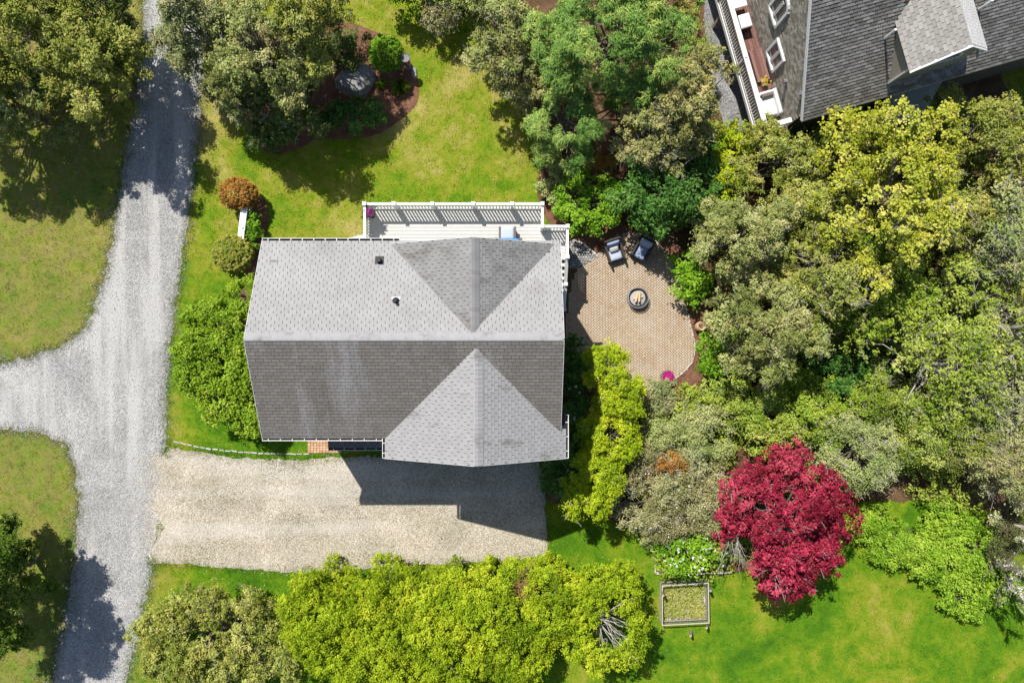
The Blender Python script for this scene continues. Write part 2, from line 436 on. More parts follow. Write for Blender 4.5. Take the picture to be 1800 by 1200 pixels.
# foliage palettes (dark, mid, light)
PAL = {
 'olive':   ((0.140, 0.170, 0.020), (0.285, 0.320, 0.050), (0.470, 0.490, 0.135)),
 'greyol':  ((0.150, 0.178, 0.042), (0.300, 0.332, 0.092), (0.480, 0.505, 0.205)),
 'paleol':  ((0.150, 0.175, 0.060), (0.275, 0.300, 0.115), (0.420, 0.435, 0.205)),
 'dark':    ((0.060, 0.095, 0.020), (0.115, 0.165, 0.038), (0.205, 0.260, 0.075)),
 'pine':    ((0.105, 0.215, 0.040), (0.215, 0.370, 0.075), (0.480, 0.540, 0.130)),
 'khaki':   ((0.190, 0.190, 0.052), (0.340, 0.340, 0.110), (0.500, 0.490, 0.200)),
 'bright':  ((0.080, 0.190, 0.008), (0.165, 0.340, 0.014), (0.300, 0.490, 0.040)),
 'mid':     ((0.110, 0.180, 0.012), (0.215, 0.315, 0.022), (0.370, 0.470, 0.065)),
 'rhodo':   ((0.035, 0.105, 0.016), (0.075, 0.185, 0.028), (0.155, 0.290, 0.060)),
 'yellow':  ((0.215, 0.245, 0.012), (0.390, 0.425, 0.035), (0.560, 0.560, 0.120)),
 'yew':     ((0.085, 0.140, 0.005), (0.262, 0.365, 0.008), (0.465, 0.560, 0.030)),
 'gold':    ((0.150, 0.235, 0.006), (0.320, 0.430, 0.010), (0.500, 0.580, 0.030)),
 'hedge':   ((0.095, 0.175, 0.008), (0.195, 0.320, 0.014), (0.340, 0.480, 0.045)),
 'ballyg':  ((0.180, 0.200, 0.020), (0.320, 0.340, 0.045), (0.460, 0.470, 0.110)),
 'leafy':   ((0.120, 0.230, 0.012), (0.225, 0.380, 0.024), (0.360, 0.520, 0.060)),
 'deepmid': ((0.055, 0.105, 0.010), (0.115, 0.195, 0.018), (0.300, 0.400, 0.070)),
 'lime':    ((0.155, 0.225, 0.018), (0.290, 0.380, 0.045), (0.440, 0.510, 0.110)),
 'palelime':((0.215, 0.270, 0.070), (0.340, 0.400, 0.125), (0.480, 0.520, 0.210)),
 'cream':   ((0.240, 0.250, 0.080), (0.400, 0.410, 0.160), (0.570, 0.570, 0.280)),
 'red':     ((0.112, 0.008, 0.017), (0.290, 0.015, 0.043), (0.490, 0.075, 0.112)),
 'rust':    ((0.190, 0.105, 0.018), (0.390, 0.180, 0.032), (0.520, 0.330, 0.080)),
 'brown':   ((0.165, 0.155, 0.055), (0.310, 0.305, 0.120), (0.470, 0.465, 0.245)),
 'white':   ((0.700, 0.690, 0.640), (0.780, 0.770, 0.720), (0.820, 0.820, 0.800)),
 'magenta': ((0.300, 0.008, 0.130), (0.480, 0.012, 0.210), (0.600, 0.060, 0.300)),
 'purple':  ((0.200, 0.025, 0.180), (0.330, 0.050, 0.280), (0.480, 0.150, 0.420)),
 'pinkwh':  ((0.500, 0.400, 0.450), (0.600, 0.500, 0.560), (0.700, 0.620, 0.660)),
 'ygold':   ((0.450, 0.300, 0.020), (0.600, 0.420, 0.030), (0.700, 0.550, 0.100)),
 'plotweed': ((0.200, 0.230, 0.030), (0.360, 0.390, 0.080), (0.540, 0.520, 0.230)),
 'weed':    ((0.190, 0.200, 0.040), (0.340, 0.330, 0.100), (0.500, 0.460, 0.220)),
}
LEAF = {k: m_leaf(k + '_foliage', v) for k, v in PAL.items()}

# ---------------------------------------------------------------- ground sheets
def densify(poly, step, amp, seed):
    r = np.random.default_rng(seed)
    pts = []
    n = len(poly)
    for i in range(n):
        a = np.array(poly[i], float); b = np.array(poly[(i + 1) % n], float)
        L = np.linalg.norm(b - a); k = max(1, int(L / step)); d = (b - a) / (L + 1e-9); nr = np.array([-d[1], d[0]])
        ph = r.uniform(0, 6.28, 3)
        for j in range(k):
            t = j / k; w = min(1.0, 4 * t * (1 - t) + 0.25)
            s = L * t
            off = amp * (0.55 * math.sin(s * 3.1 + ph[0]) + 0.45 * math.sin(s * 7.7 + ph[1]) + r.normal(0, 0.45))
            pts.append(a + (b - a) * t + nr * off * w)
    return np.array(pts)

def chaikin(poly, it=2):
    p = np.array(poly, float)
    for _ in range(it):
        q = np.roll(p, -1, 0)
        p = np.stack([0.75 * p + 0.25 * q, 0.25 * p + 0.75 * q], 1).reshape(-1, 2)
    return p

def inside(pts, poly):
    x, y = pts[:, 0], pts[:, 1]
    r = np.zeros(len(pts), bool)
    a = np.asarray(poly); b = np.roll(a, -1, 0)
    for (x0, y0), (x1, y1) in zip(a, b):
        c = ((y0 > y) != (y1 > y))
        if not c.any(): continue
        r ^= c & (x < (x1 - x0) * (y - y0) / (y1 - y0 + 1e-12) + x0)
    return r

def g2(poly):
    return np.array([P(x, y)[:2] for x, y in poly])

def sheet(name, poly, z, m, kind='structure', parent=None):
    v3 = [Vector((p[0], p[1], 0)) for p in poly]
    tris = tessellate_polygon([v3])
    me = bpy.data.meshes.new(name)
    fs = []
    for a, b, c in tris:
        n = (v3[b] - v3[a]).cross(v3[c] - v3[a]).z
        fs.append((a, b, c) if n > 0 else (a, c, b))
    me.from_pydata([(p[0], p[1], 0) for p in poly], [], fs)
    me.materials.append(m); me.update()
    o = bpy.data.objects.new(name, me)
    place(o, parent, (0, 0, z))
    if kind: o['kind'] = kind
    return o

gm = MB(); gm.add([(-900, -900, 0), (900, -900, 0), (900, 900, 0), (-900, 900, 0)], [(0, 1, 2, 3)])
ground = gm.build('ground', M['turf'], origin=(0, 0, 0)); tag(ground, kind='structure')

ROAD = [(330, -1800), (262, -60), (253, 0), (246, 100), (230, 220), (210, 340), (197, 430), (173, 520), (150, 575), (118, 603), (60, 625), (0, 640), (-80, 655), (-1500, 700),
        (-1500, 800), (-80, 752), (0, 755), (70, 759), (112, 777), (133, 822), (139, 880), (134, 950), (122, 1050), (95, 1180), (30, 1400), (-350, 2600), (-150, 2600), (180, 1400),
        (226, 1180), (250, 1090), (262, 1020), (268, 985), (280, 900), (290, 792), (293, 700), (300, 600), (318, 470), (336, 350), (350, 220), (356, 110), (352, 40), (345, 0), (345, -60), (420, -1800)]
DRIVE = [(284, 832), (272, 815), (283, 800), (300, 787), (340, 792), (400, 803), (470, 808), (540, 808), (575, 803), (760, 803), (948, 806), (957, 860), (962, 960), (955, 978), (800, 990), (650, 998), (530, 1006), (430, 1000), (320, 990), (262, 990), (274, 955), (290, 925), (268, 895), (276, 862)]
FLOOR = [(950, 292), (962, 270), (935, 160), (905, 60), (890, -60), (1000, -700), (1700, -700), (1760, 140), (1830, 240), (2600, 300), (2600, 1000), (1830, 1010), (1755, 900), (1640, 880), (1500, 880), (1440, 960), (1330, 1000), (1285, 1008), (1152, 1008), (1150, 958), (1110, 930),
         (1040, 900), (960, 880), (955, 800), (985, 770), (985, 560), (1003, 425), (980, 402), (958, 380), (944, 335)]
BED = [(400, 60), (470, 30), (560, 30), (640, 45), (700, 75), (725, 110), (738, 150), (735, 185), (700, 215), (660, 240), (610, 247), (560, 242), (520, 264), (480, 275), (450, 255), (430, 210), (400, 150)]
PATIO = [(992, 600), (1000, 520), (1012, 472), (1045, 456), (1075, 413), (1125, 408), (1160, 428), (1188, 475), (1202, 530), (1216, 580), (1223, 612), (1216, 640), (1190, 664), (1150, 682), (1110, 690), (1060, 680), (1020, 650)]
NPATH = [(1228, -160), (1262, -160), (1285, 60), (1340, 250), (1285, 245), (1262, 190), (1240, 60)]
HBED = [(440, 350), (470, 345), (470, 430), (530, 560), (545, 735), (470, 740), (420, 690), (395, 610), (430, 500), (425, 430)]
road_p = densify(g2(ROAD), 0.11, 0.085, 1)
drive_p = densify(g2(DRIVE), 0.12, 0.05, 2)
floor_p = densify(g2(FLOOR), 0.2, 0.05, 3)
bed_p = densify(chaikin(g2(BED), 2), 0.12, 0.03, 4)
patio_p = chaikin(g2(PATIO), 2)
npath_p = densify(g2(NPATH), 0.15, 0.05, 5)
hbed_p = densify(chaikin(g2(HBED), 1), 0.15, 0.04, 6)
o = sheet('gravel_road', road_p, 0.012, M['road'])
o = sheet('gravel_driveway', drive_p, 0.016, M['drive'])
sheet('woodland_floor', floor_p, 0.006, M['floor'])
sheet('mulch_bed', bed_p, 0.008, M['mulch'])
sheet('mulch_border', hbed_p, 0.008, M['mulch'])
sheet('gravel_path', npath_p, 0.012, M['path'])
# red mulch rim round the patio
MRIM = chaikin(g2([(940, 330), (952, 290), (965, 330), (985, 395), (1040, 400), (1090, 392), (1160, 405), (1225, 455), (1250, 560), (1262, 620), (1250, 670), (1180, 700), (1130, 700), (1205, 640), (1210, 600), (1170, 440), (1080, 420), (1045, 462), (1000, 440), (975, 402), (955, 380)]), 1)
sheet('mulch_rim', densify(MRIM, 0.15, 0.03, 8), 0.010, M['mulch'])

# ---------------------------------------------------------------- scattered grass, gravel, weeds
def scatter(n, x0, x1, y0, y1, incl=(), excl=(), seed=0):
    r = np.random.default_rng(seed)
    p = np.stack([r.uniform(x0, x1, n), r.uniform(y0, y1, n)], 1)
    k = np.ones(n, bool)
    if incl:
        k[:] = False
        for q in incl: k |= inside(p, q)
    for q in excl: k &= ~inside(p, q)
    return p[k]

XA, XB, YA, YB = -23.5, 23.5, -16, 16
house_p = np.array([(-8.6, -3.1), (1.5, -3.1), (1.5, 3.3), (-8.6, 3.3)])
def blades(pts, per, hmin, hmax, wid, seed, lean=0.5):
    r = np.random.default_rng(seed)
    n = len(pts) * per
    b = np.repeat(pts, per, 0) + r.normal(0, 0.07, (n, 2))
    ang = r.uniform(0, 6.283, n); h = r.uniform(hmin, hmax, n); w = wid * r.uniform(0.6, 1.3, n)
    la = r.uniform(0, 6.283, n); ll = h * r.uniform(0.2, 1.0, n) * lean * 2
    V = np.zeros((n, 3, 3))
    V[:, 0, :2] = b + np.stack([np.cos(ang), np.sin(ang)], 1) * w[:, None] / 2
    V[:, 1, :2] = b - np.stack([np.cos(ang), np.sin(ang)], 1) * w[:, None] / 2
    V[:, 2, :2] = b + np.stack([np.cos(la), np.sin(la)], 1) * ll[:, None]
    V[:, 2, 2] = h
    V[:, :2, 2] = 0.0
    return V, np.clip(r.normal(0.5, 0.22, n), 0, 1)

excl = [road_p, drive_p, floor_p, bed_p, patio_p, house_p, hbed_p, npath_p]
gp = scatter(105000, XA, XB, YA, YB, excl=excl, seed=11)
V, T = blades(gp, 6, 0.025, 0.075, 0.016, 12)
me = quad_mesh('grass', V, T, M['blade'], (0, 0, 0), 3)
place(tag(bpy.data.objects.new('grass', me), kind='stuff'), None, (0, 0, 0.0))
# grass fringes creeping on to the gravel, and weeds in the drive
edge = []
for q, k in ((road_p, 9000), (drive_p, 4200)):
    sel = q[(q[:, 0] > XA) & (q[:, 0] < XB) & (q[:, 1] > YA) & (q[:, 1] < YB)]
    i = rng.integers(0, len(sel), k)
    edge.append(sel[i] + rng.normal(0, 0.15, (k, 2)))
wd = scatter(8200, *[a for a in (-15.5, -1.0, -9.9, -5.0)], incl=[drive_p], seed=5)
nz = np.sin(wd[:, 0] * 0.9 + 1.0) * np.sin(wd[:, 1] * 2.6 + 0.4) + rng.normal(0, 0.35, len(wd))
edge.append(wd[nz > 0.55])
ep = np.concatenate(edge)
ep = ep[~(inside(ep, house_p))]
ep = ep[~((ep[:, 0] > -16.6) & (ep[:, 0] < -14.9) & (ep[:, 1] > -9.4) & (ep[:, 1] < -5.1))]
V, T = blades(ep, 5, 0.02, 0.06, 0.018, 13, 0.7)
me = quad_mesh('weeds', V, T, M['blade'], (0, 0, 0), 3)
place(tag(bpy.data.objects.new('weeds', me), kind='stuff'), None, (0, 0, 0.012))

def stones(pts, smin, smax, z, seed):
    r = np.random.default_rng(seed)
    n = len(pts); s = smin + (smax - smin) * r.uniform(0, 1, n) ** 2
    a = r.uniform(0, 6.283, n)
    base = np.array([[1, 0, 0], [0.2, 0.85, 0], [-0.9, 0.3, 0], [-0.3, -0.9, 0], [0.1, 0.05, 0.62]])
    base = base[None] * s[:, None, None] * r.uniform(0.6, 1.2, (n, 5, 1))
    ca, sa = np.cos(a)[:, None], np.sin(a)[:, None]
    X = base[:, :, 0] * ca - base[:, :, 1] * sa; Y = base[:, :, 0] * sa + base[:, :, 1] * ca
    W = np.stack([X + pts[:, None, 0], Y + pts[:, None, 1], base[:, :, 2] + z], 2)
    F = W[:, [[0, 1, 4], [1, 2, 4], [2, 3, 4], [3, 0, 4]], :].reshape(-1, 3, 3)
    return F, np.repeat(np.clip(r.normal(0.5, 0.27, n), 0, 1), 4)
sp = scatter(70000, XA, -13, YA, YB, incl=[road_p], excl=[drive_p], seed=21)
_e = road_p[(road_p[:, 0] > XA) & (road_p[:, 1] > YA) & (road_p[:, 1] < YB)]
sp = np.concatenate([sp, _e[rng.integers(0, len(_e), 9000)] + rng.normal(0, 0.16, (9000, 2))])
V, T = stones(sp, 0.016, 0.040, 0.010, 22)
place(tag(bpy.data.objects.new('gravel_stones', quad_mesh('gravel_stones', V, T, M['stone_road'], (0, 0, 0), 3)), kind='stuff'), None, (0, 0, 0))
sp = np.concatenate([scatter(36000, -16.2, 1.8, -10.4, -4.5, incl=[drive_p], seed=23), drive_p[rng.integers(0, len(drive_p), 900)] + rng.normal(0, 0.12, (900, 2))])
sp = sp[~inside(sp, house_p)]
_b = np.column_stack([-15.55 + rng.normal(0, .38, 5200), rng.uniform(-9.6, -4.9, 5200)])
sp = np.concatenate([sp, _b])
V, T = stones(sp, 0.014, 0.036, 0.013, 24)
place(tag(bpy.data.objects.new('driveway_pebbles', quad_mesh('driveway_pebbles', V, T, M['stone_drive'], (0, 0, 0), 3)), kind='stuff'), None, (0, 0, 0))

# ---------------------------------------------------------------- roofs with real shingles
def slope_frame(eave_a, eave_b, up_pt):
    """eave from a to b (world), up_pt: any point of the plane higher up. Returns origin, U (along), V (up slope), N"""
    a = np.array(eave_a, float); b = np.array(eave_b, float); u = np.array(up_pt, float)
    L = np.linalg.norm(b - a); U = (b - a) / L
    w = u - a; w = w - U * w.dot(U); W = np.linalg.norm(w); V = w / W
    N = np.cross(U, V)
    if N[2] < 0: N = -N
    return a, U, V, N, L, W

def shingle_slope(parent, eave_a, eave_b, up_pt, m, n_single=0, keep=None, tw=0.265, ex=0.127, seed=0, stuff_name='shingle_courses', gap=0.016, thick=0.014, single_rows=None):
    a, U, V, N, L, W = slope_frame(eave_a, eave_b, up_pt)
    r = np.random.default_rng(seed)
    rows = int(W / ex) + 1
    mb = MB(); singles = []
    proto = None
    for i in range(rows):
        v0 = i * ex - 0.02; v1 = min(v0 + ex + 0.03, W)
        if v1 - v0 < 0.03: continue
        off = (i % 2) * tw / 2 + (i % 4 // 2) * 0.03
        j = -1
        while True:
            u0 = j * tw + off; u1 = u0 + tw - gap; j += 1
            if u0 > L: break
            c0, c1 = max(u0, 0.0), min(u1, L)
            if c1 - c0 < 0.02: continue
            pc = a + U * (c0 + c1) / 2 + V * (v0 + v1) / 2
            if keep is not None and not keep(pc): continue
            full = (c0 == u0 and c1 == u1 and abs(v1 - v0 - ex - 0.03) < 1e-6)
            if full and single_rows is not None and len(singles) < n_single and single_rows(i, rows, pc):
                singles.append((u0, v0)); continue
            lift = thick + r.uniform(-0.002, 0.004)
            top0 = N * lift; top1 = N * 0.004
            vs = [a + U * c0 + V * v0 + top0, a + U * c1 + V * v0 + top0, a + U * c1 + V * v1 + top1, a + U * c0 + V * v1 + top1,
                  a + U * c0 + V * v0, a + U * c1 + V * v0, a + U * c1 + V * v1, a + U * c0 + V * v1]
            mb.add(vs, [(0, 1, 2, 3), (4, 5, 1, 0), (5, 6, 2, 1), (7, 4, 0, 3)] if N.dot(np.cross(U, V)) > 0 else [(3, 2, 1, 0), (0, 1, 5, 4), (1, 2, 6, 5), (3, 0, 4, 7)], r.uniform(0, 1))
    o = mb.build(stuff_name, m, parent); o['kind'] = 'stuff'
    if singles:
        s = MB(); lift = thick + 0.001
        w = tw - gap; hgt = ex + 0.03
        s.add([(0, 0, lift), (w, 0, lift), (w, hgt, 0.004), (0, hgt, 0.004), (0, 0, 0), (w, 0, 0), (w, hgt, 0), (0, hgt, 0)],
              [(0, 1, 2, 3), (4, 5, 1, 0), (5, 6, 2, 1), (7, 4, 0, 3)], 0.0)
        sm = s.mesh('shingle', (0, 0, 0), m)
        UU, NN = U, N
        VV = V
        if N.dot(np.cross(U, V)) < 0:      # keep a right-handed frame
            UU = -U
        Rm = Matrix(((UU[0], VV[0], NN[0]), (UU[1], VV[1], NN[1]), (UU[2], VV[2], NN[2])))
        e = Rm.to_euler()
        for (u0, v0) in singles:
            uu = u0 if UU is U else u0 + w
            ob = bpy.data.objects.new('shingle', sm)
            ob.rotation_euler = e
            place(ob, parent, a + U * uu + V * v0 + N * 0.0005)

def ridge_caps(parent, a, b, slope, m, width=0.17, n=None, seed=0, other=None):
    """overlapping cap pieces along a ridge; slope = tan of pitch"""
    a = np.array(a, float); b = np.array(b, float); d = b - a; L = np.linalg.norm(d); U = d / L
    S = np.cross((0, 0, 1.0), U); S /= np.linalg.norm(S)
    r = np.random.default_rng(seed)
    n = n or int(L / 0.15)
    cs = 1 / math.sqrt(1 + slope * slope)
    mb = MB()
    for i in range(n):
        p0 = a + d * i / n; p1 = a + d * (i + 1.25) / n
        if i == n - 1: p1 = b
        z0 = np.array([0, 0, 0.030 + r.uniform(0, 0.003)]); z1 = np.array([0, 0, 0.018])
        wl, wr = width, (other or width)
        dl = np.array([0, 0, -wl * cs * slope]); sl = S * wl * cs; dr = np.array([0, 0, -wr * cs * slope]); sr = S * wr * cs
        q = []
        for (p, z) in ((p0, z0), (p1, z1)):
            q += [p + z + sl + dl, p + z + sl * 0.35 + dl * 0.28, p + z - sr * 0.35 + dr * 0.28, p + z - sr + dr]
        q += [q[0] - z0 * 0.9, q[3] - z0 * 0.9, q[4] - z1 * 0.9, q[7] - z1 * 0.9]
        mb.add(q, [(0, 4, 5, 1), (1, 5, 6, 2), (2, 6, 7, 3), (8, 10, 4, 0), (3, 7, 11, 9), (0, 1, 2, 3), (8, 0, 3, 9)], r.uniform(0, 1))
    return mb.build('ridge_cap', m, parent)

# ================================================================ HOUSE
EH, RH = 5.7, 7.35
WX, EX = -8.89, 1.72          # rakes
NY, SY, RY = 3.56, -3.42, 0.06
hx0, hx1, hy0, hy1 = -8.66, 1.50, -3.15, 3.29
house = thing('house', (-3.6, 0, 0), 'grey shingle roofed house with cross gables in the middle of the lot', 'house')
wall = MB()
def gable_wall_x(mb, x, th, y0, y1, zt, ry, rz):
    mb.add([(x, y0, 0), (x, y1, 0), (x, y1, zt), (x, ry, rz), (x, y0, zt), (x + th, y0, 0), (x + th, y1, 0), (x + th, y1, zt), (x + th, ry, rz), (x + th, y0, zt)],
           [(0, 4, 3, 2, 1), (5, 6, 7, 8, 9), (0, 1, 6, 5), (1, 2, 7, 6), (2, 3, 8, 7), (3, 4, 9, 8), (4, 0, 5, 9)])
def gable_wall_y(mb, y, th, x0, x1, zt, rx, rz):
    mb.add([(x0, y, 0), (x1, y, 0), (x1, y, zt), (rx, y, rz), (x0, y, zt), (x0, y + th, 0), (x1, y + th, 0), (x1, y + th, zt), (rx, y + th, rz), (x0, y + th, zt)],
           [(0, 1, 2, 3, 4), (5, 9, 8, 7, 6), (0, 5, 6, 1), (1, 6, 7, 2), (2, 7, 8, 3), (3, 8, 9, 4), (4, 9, 5, 0)])
zt = 5.72
gable_wall_x(wall, hx0, 0.15, hy0, hy1, zt, RY, RH - 0.12)
gable_wall_x(wall, hx1 - 0.15, 0.15, hy0, hy1, zt, RY, RH - 0.12)
wall.box(((hx0 + hx1) / 2, hy0 + 0.075, 2.85), (hx1 - hx0 - 0.31, 0.15, 5.7))
wall.box(((hx0 + hx1) / 2, hy1 - 0.075, 2.85), (hx1 - hx0 - 0.31, 0.15, 5.7))
# garage projection under the south cross gable
gx0, gx1, gy = -4.28, 1.66, -3.94
gable_wall_y(wall, gy, 0.15, gx0, gx1, zt, -1.30, 7.05)
wall.box((gx0 + 0.075, (gy + 0.15 + hy0) / 2, 2.85), (0.15, hy0 - gy - 0.16, 5.7))
wall.box((gx1 - 0.075, (gy + 0.15 + hy0) / 2 + 0.3, 2.85), (0.15, hy0 - gy + 0.45, 5.7))
# north gable face
gable_wall_y(wall, hy1 - 0.002, 0.04, -4.2, 1.4, zt, -1.38, 7.05)
wall.build('wall', M['wall_board'], house)
# clapboards as real courses on the visible sides
cb = MB()
for k in range(44):
    z = 0.25 + k * 0.125
    cb.box((hx0 - 0.006, (hy0 + hy1) / 2, z), (0.016, hy1 - hy0, 0.02))
    cb.box(((hx0 + hx1) / 2, hy1 + 0.052, z), (hx1 - hx0, 0.016, 0.02))
    cb.box((hx1 + 0.006, (0.0 + hy1) / 2, z), (0.016, hy1, 0.02))
    cb.box(((gx0 + gx1) / 2, gy - 0.006, z), (gx1 - gx0, 0.016, 0.02))
    cb.box(((hx0 + gx0) / 2, hy0 - 0.006, z), (gx0 - hx0, 0.016, 0.02))
o = cb.build('clapboards', M['wall_board'], house); o['kind'] = 'stuff'

roof = MB()
def slab(mb, a, b, c, d, th=0.05):
    q = [np.array(p, float) - np.array((0, 0, 0.012)) for p in (a, b, c, d)]
    lo = [p - np.array((0, 0, th)) for p in q]
    mb.add(q + lo, [(0, 1, 2, 3), (7, 6, 5, 4), (0, 4, 5, 1), (1, 5, 6, 2), (2, 6, 7, 3), (3, 7, 4, 0)])
slab(roof, (WX, NY, EH), (WX, RY, RH), (EX, RY, RH), (EX, NY, EH))
slab(roof, (WX, SY, EH), (EX, SY, EH), (EX, RY, RH), (WX, RY, RH))
# south cross gable
SDX0, SDX1, SDXR, SDY = -4.50, 1.90, -1.22, -4.15
SDH = 7.22; SDE = -0.20
slab(roof, (SDX0, SDY, EH), (SDXR, SDY, SDH), (SDXR, SDE, SDH), (SDX0, SDE, EH))
slab(roof, (SDX1, SDY, EH), (SDX1, SDE - 2.3, EH), (SDXR, SDE, SDH), (SDXR, SDY, SDH))
# north cross gable
NDX0, NDX1, NDXR, NDY = -4.36, 1.56, -1.33, 3.46
NDH = 7.26; NDE = 0.26
slab(roof, (NDX0, NDY, EH + 0.03), (NDX0, NDE, EH + 0.03), (NDXR, NDE, NDH), (NDXR, NDY, NDH))
slab(roof, (NDX1, NDY, EH + 0.03), (NDXR, NDY, NDH), (NDXR, NDE, NDH), (NDX1, NDE, EH + 0.03))
roof_o = roof.build('roof', M['roof_deck'], house)
mslope = (RH - EH) / (NY - RY)
def z_main(y): return RH - abs(y - RY) * mslope
# shingles
in_nd = lambda p: False
def keep_n(p):        # main north slope: drop what lies under the north cross gable
    zc = NDH - abs(p[0] - NDXR) * (NDH - EH) / (NDXR - NDX0)
    return not (p[1] < NDY - 0.05 and zc > p[2] + 0.06)
def keep_s(p):
    zc = SDH - abs(p[0] - SDXR) * (SDH - EH) / (SDXR - SDX0)
    return not (p[1] > SDY and zc > p[2] + 0.06)
def keep_d(p): return p[2] > z_main(p[1]) - 0.08 or p[1] < SY or p[1] > NY
shingle_slope(roof_o, (WX, NY, EH), (EX, NY, EH), (WX, RY, RH), M['sh_n'], 150, keep_n, seed=31, single_rows=lambda i, n, p: i >= n - 8 and p[0] > -8.8)
shingle_slope(roof_o, (WX, SY, EH), (EX, SY, EH), (WX, RY, RH), M['sh_s'], 50, keep_s, seed=32, single_rows=lambda i, n, p: i >= n - 5 and p[0] > -8.5, gap=0.010, thick=0.024)
shingle_slope(roof_o, (SDX0, SDY, EH), (SDX0, SDE, EH), (SDXR, SDY, SDH), M['sh_sd'], 25, keep_d, seed=33, single_rows=lambda i, n, p: i >= n - 7 and p[1] < -0.9)
shingle_slope(roof_o, (SDX1, SDY, EH), (SDX1, SDE, EH), (SDXR, SDY, SDH), M['sh_sd'], 25, lambda p: keep_d(p) and (p[0] < 1.72 or p[1] < -2.75), seed=34, single_rows=lambda i, n, p: i >= n - 7 and p[1] < -0.9)
shingle_slope(roof_o, (NDX0, NDY, EH + 0.03), (NDX0, NDE, EH + 0.03), (NDXR, NDY, NDH), M['sh_nd'], 25, keep_d, seed=35, single_rows=lambda i, n, p: i >= n - 7 and p[1] > 1.1)
shingle_slope(roof_o, (NDX1, NDY, EH + 0.03), (NDX1, NDE, EH + 0.03), (NDXR, NDY, NDH), M['sh_nd'], 25, keep_d, seed=36, single_rows=lambda i, n, p: i >= n - 7 and p[1] > 1.1)
ridge_caps(roof_o, (WX, RY, RH), (EX, RY, RH), mslope, M['ridge_cap'], 0.27, seed=1, other=0.05)
ridge_caps(roof_o, (SDXR, SDY, SDH), (SDXR, SDE + 0.02, SDH), 0.47, M['ridge_cap'], 0.05, seed=2, other=0.28)
ridge_caps(roof_o, (NDXR, NDY, NDH), (NDXR, NDE - 0.05, NDH), 0.53, M['ridge_cap2'], 0.28, seed=3, other=0.05)
# a replaced, darker shingle, plumbing vents
for (px, py, h, w, d, nm, mm) in ((482, 459, 6.0, 0.30, 0.10, 'patched_shingle', 'sh_s'),):
    c = P(px, py, 6.04); c[2] = z_main(c[1]) + 0.014
    mb = MB(); ang = math.atan(mslope)
    mb.box(c, (w, d, 0.006), axes=((1, 0, 0), (0, math.cos(ang), -math.sin(ang)), (0, math.sin(ang), math.cos(ang))))
    mb.build(nm, M['sh_s'], roof_o)
def on_north(px, py):
    h = 6.5
    for _ in range(6):
        c = P(px, py, h); h = z_main(c[1])
    c[2] = h; return c
c = on_north(667, 457)
v = MB(); v.box(c + np.array((0, 0, 0.03)), (0.30, 0.30, 0.02), axes=((1, 0, 0), (0, .9, -.43), (0, .43, .9)))
v.box(c + np.array((0, 0, 0.12)), (0.12, 0.12, 0.18)); v.box(c + np.array((0, 0, 0.22)), (0.16, 0.16, 0.025))
v.build('roof_vent', M['black'], house)
c = on_north(696, 529)
v = MB(); v.tube([c + np.array((0, 0, -0.05)), c + np.array((0, 0, 0.30))], 0.055, 12)
v.lathe(c, [(0.13, 0.01), (0.10, 0.05), (0.062, 0.09)], 12)
v.build('vent_pipe', M['black'], house)
v = MB(); v.box(c + np.array((0.0, 0.10, 0.0 - 0.10 * mslope + 0.022)), (0.30, 0.12, 0.006), axes=((1, 0, 0), (0, .9, -.43), (0, .43, .9)))
v.build('flashing', M['steel'], house)
# drip edges / rake boards
def rake(a, b):
    m_ = MB(); m_.bar(a, b, 0.022, 0.155); m_.build('rake_board', M['trim'], house)
for x in (WX - 0.012, EX + 0.012):
    for ya in (NY, SY): rake((x, ya, EH - 0.07), (x, RY, RH - 0.07))
for x in (NDX0, NDX1): rake((x, NDY + 0.012, EH - 0.05), (NDXR, NDY + 0.012, NDH - 0.07))
for x in (SDX0, SDX1): rake((x, SDY - 0.012, EH - 0.07), (SDXR, SDY - 0.012, SDH - 0.07))

def gutter(a, b, outward, z, spacing=0.40, parent=house):
    a = np.array((a[0], a[1], z)); b = np.array((b[0], b[1], z)); d = b - a; L = np.linalg.norm(d); U = d / L
    O = np.array((outward[0], outward[1], 0.0)); w = 0.105
    g = MB()
    g.bar(a + O * w, b + O * w, 0.016, 0.11)                                   # outer lip
    g.bar(a + O * w / 2 + (0, 0, -0.055), b + O * w / 2 + (0, 0, -0.055), w, 0.012)
    for e in (a, b): g.bar(e + O * 0.01, e + O * (w + 0.011), 0.012, 0.10)
    go = g.build('gutter', M['gutter'], parent)
    bed = MB(); bed.bar(a + O * w / 2 + (0, 0, -0.043), b + O * w / 2 + (0, 0, -0.043), w - 0.03, 0.008)
    bed.build('gutter_bed', M['gutter_in'], go)
    k = max(2, int(L / spacing))
    for i in range(k):
        c = a + d * (i + 0.5) / k + O * (w / 2) + (0, 0, 0.045)
        h = MB(); h.bar(c - O * w / 2, c + O * w / 2, 0.022, 0.012); h.build('gutter_hanger', M['gutter'], go)
gutter((WX, NY + 0.005), (NDX0 + 0.35, NY + 0.005), (0, 1), EH - 0.06)
gutter((WX, SY - 0.005), (SDX0 - 0.12, SY - 0.005), (0, -1), EH - 0.06)
gutter((SDX0 - 0.005, SDY), (SDX0 - 0.005, SY - 0.02), (-1, 0), EH - 0.06, 0.33)
gutter((SDX1 + 0.005, SDY), (SDX1 + 0.005, -2.62), (1, 0), EH - 0.06)
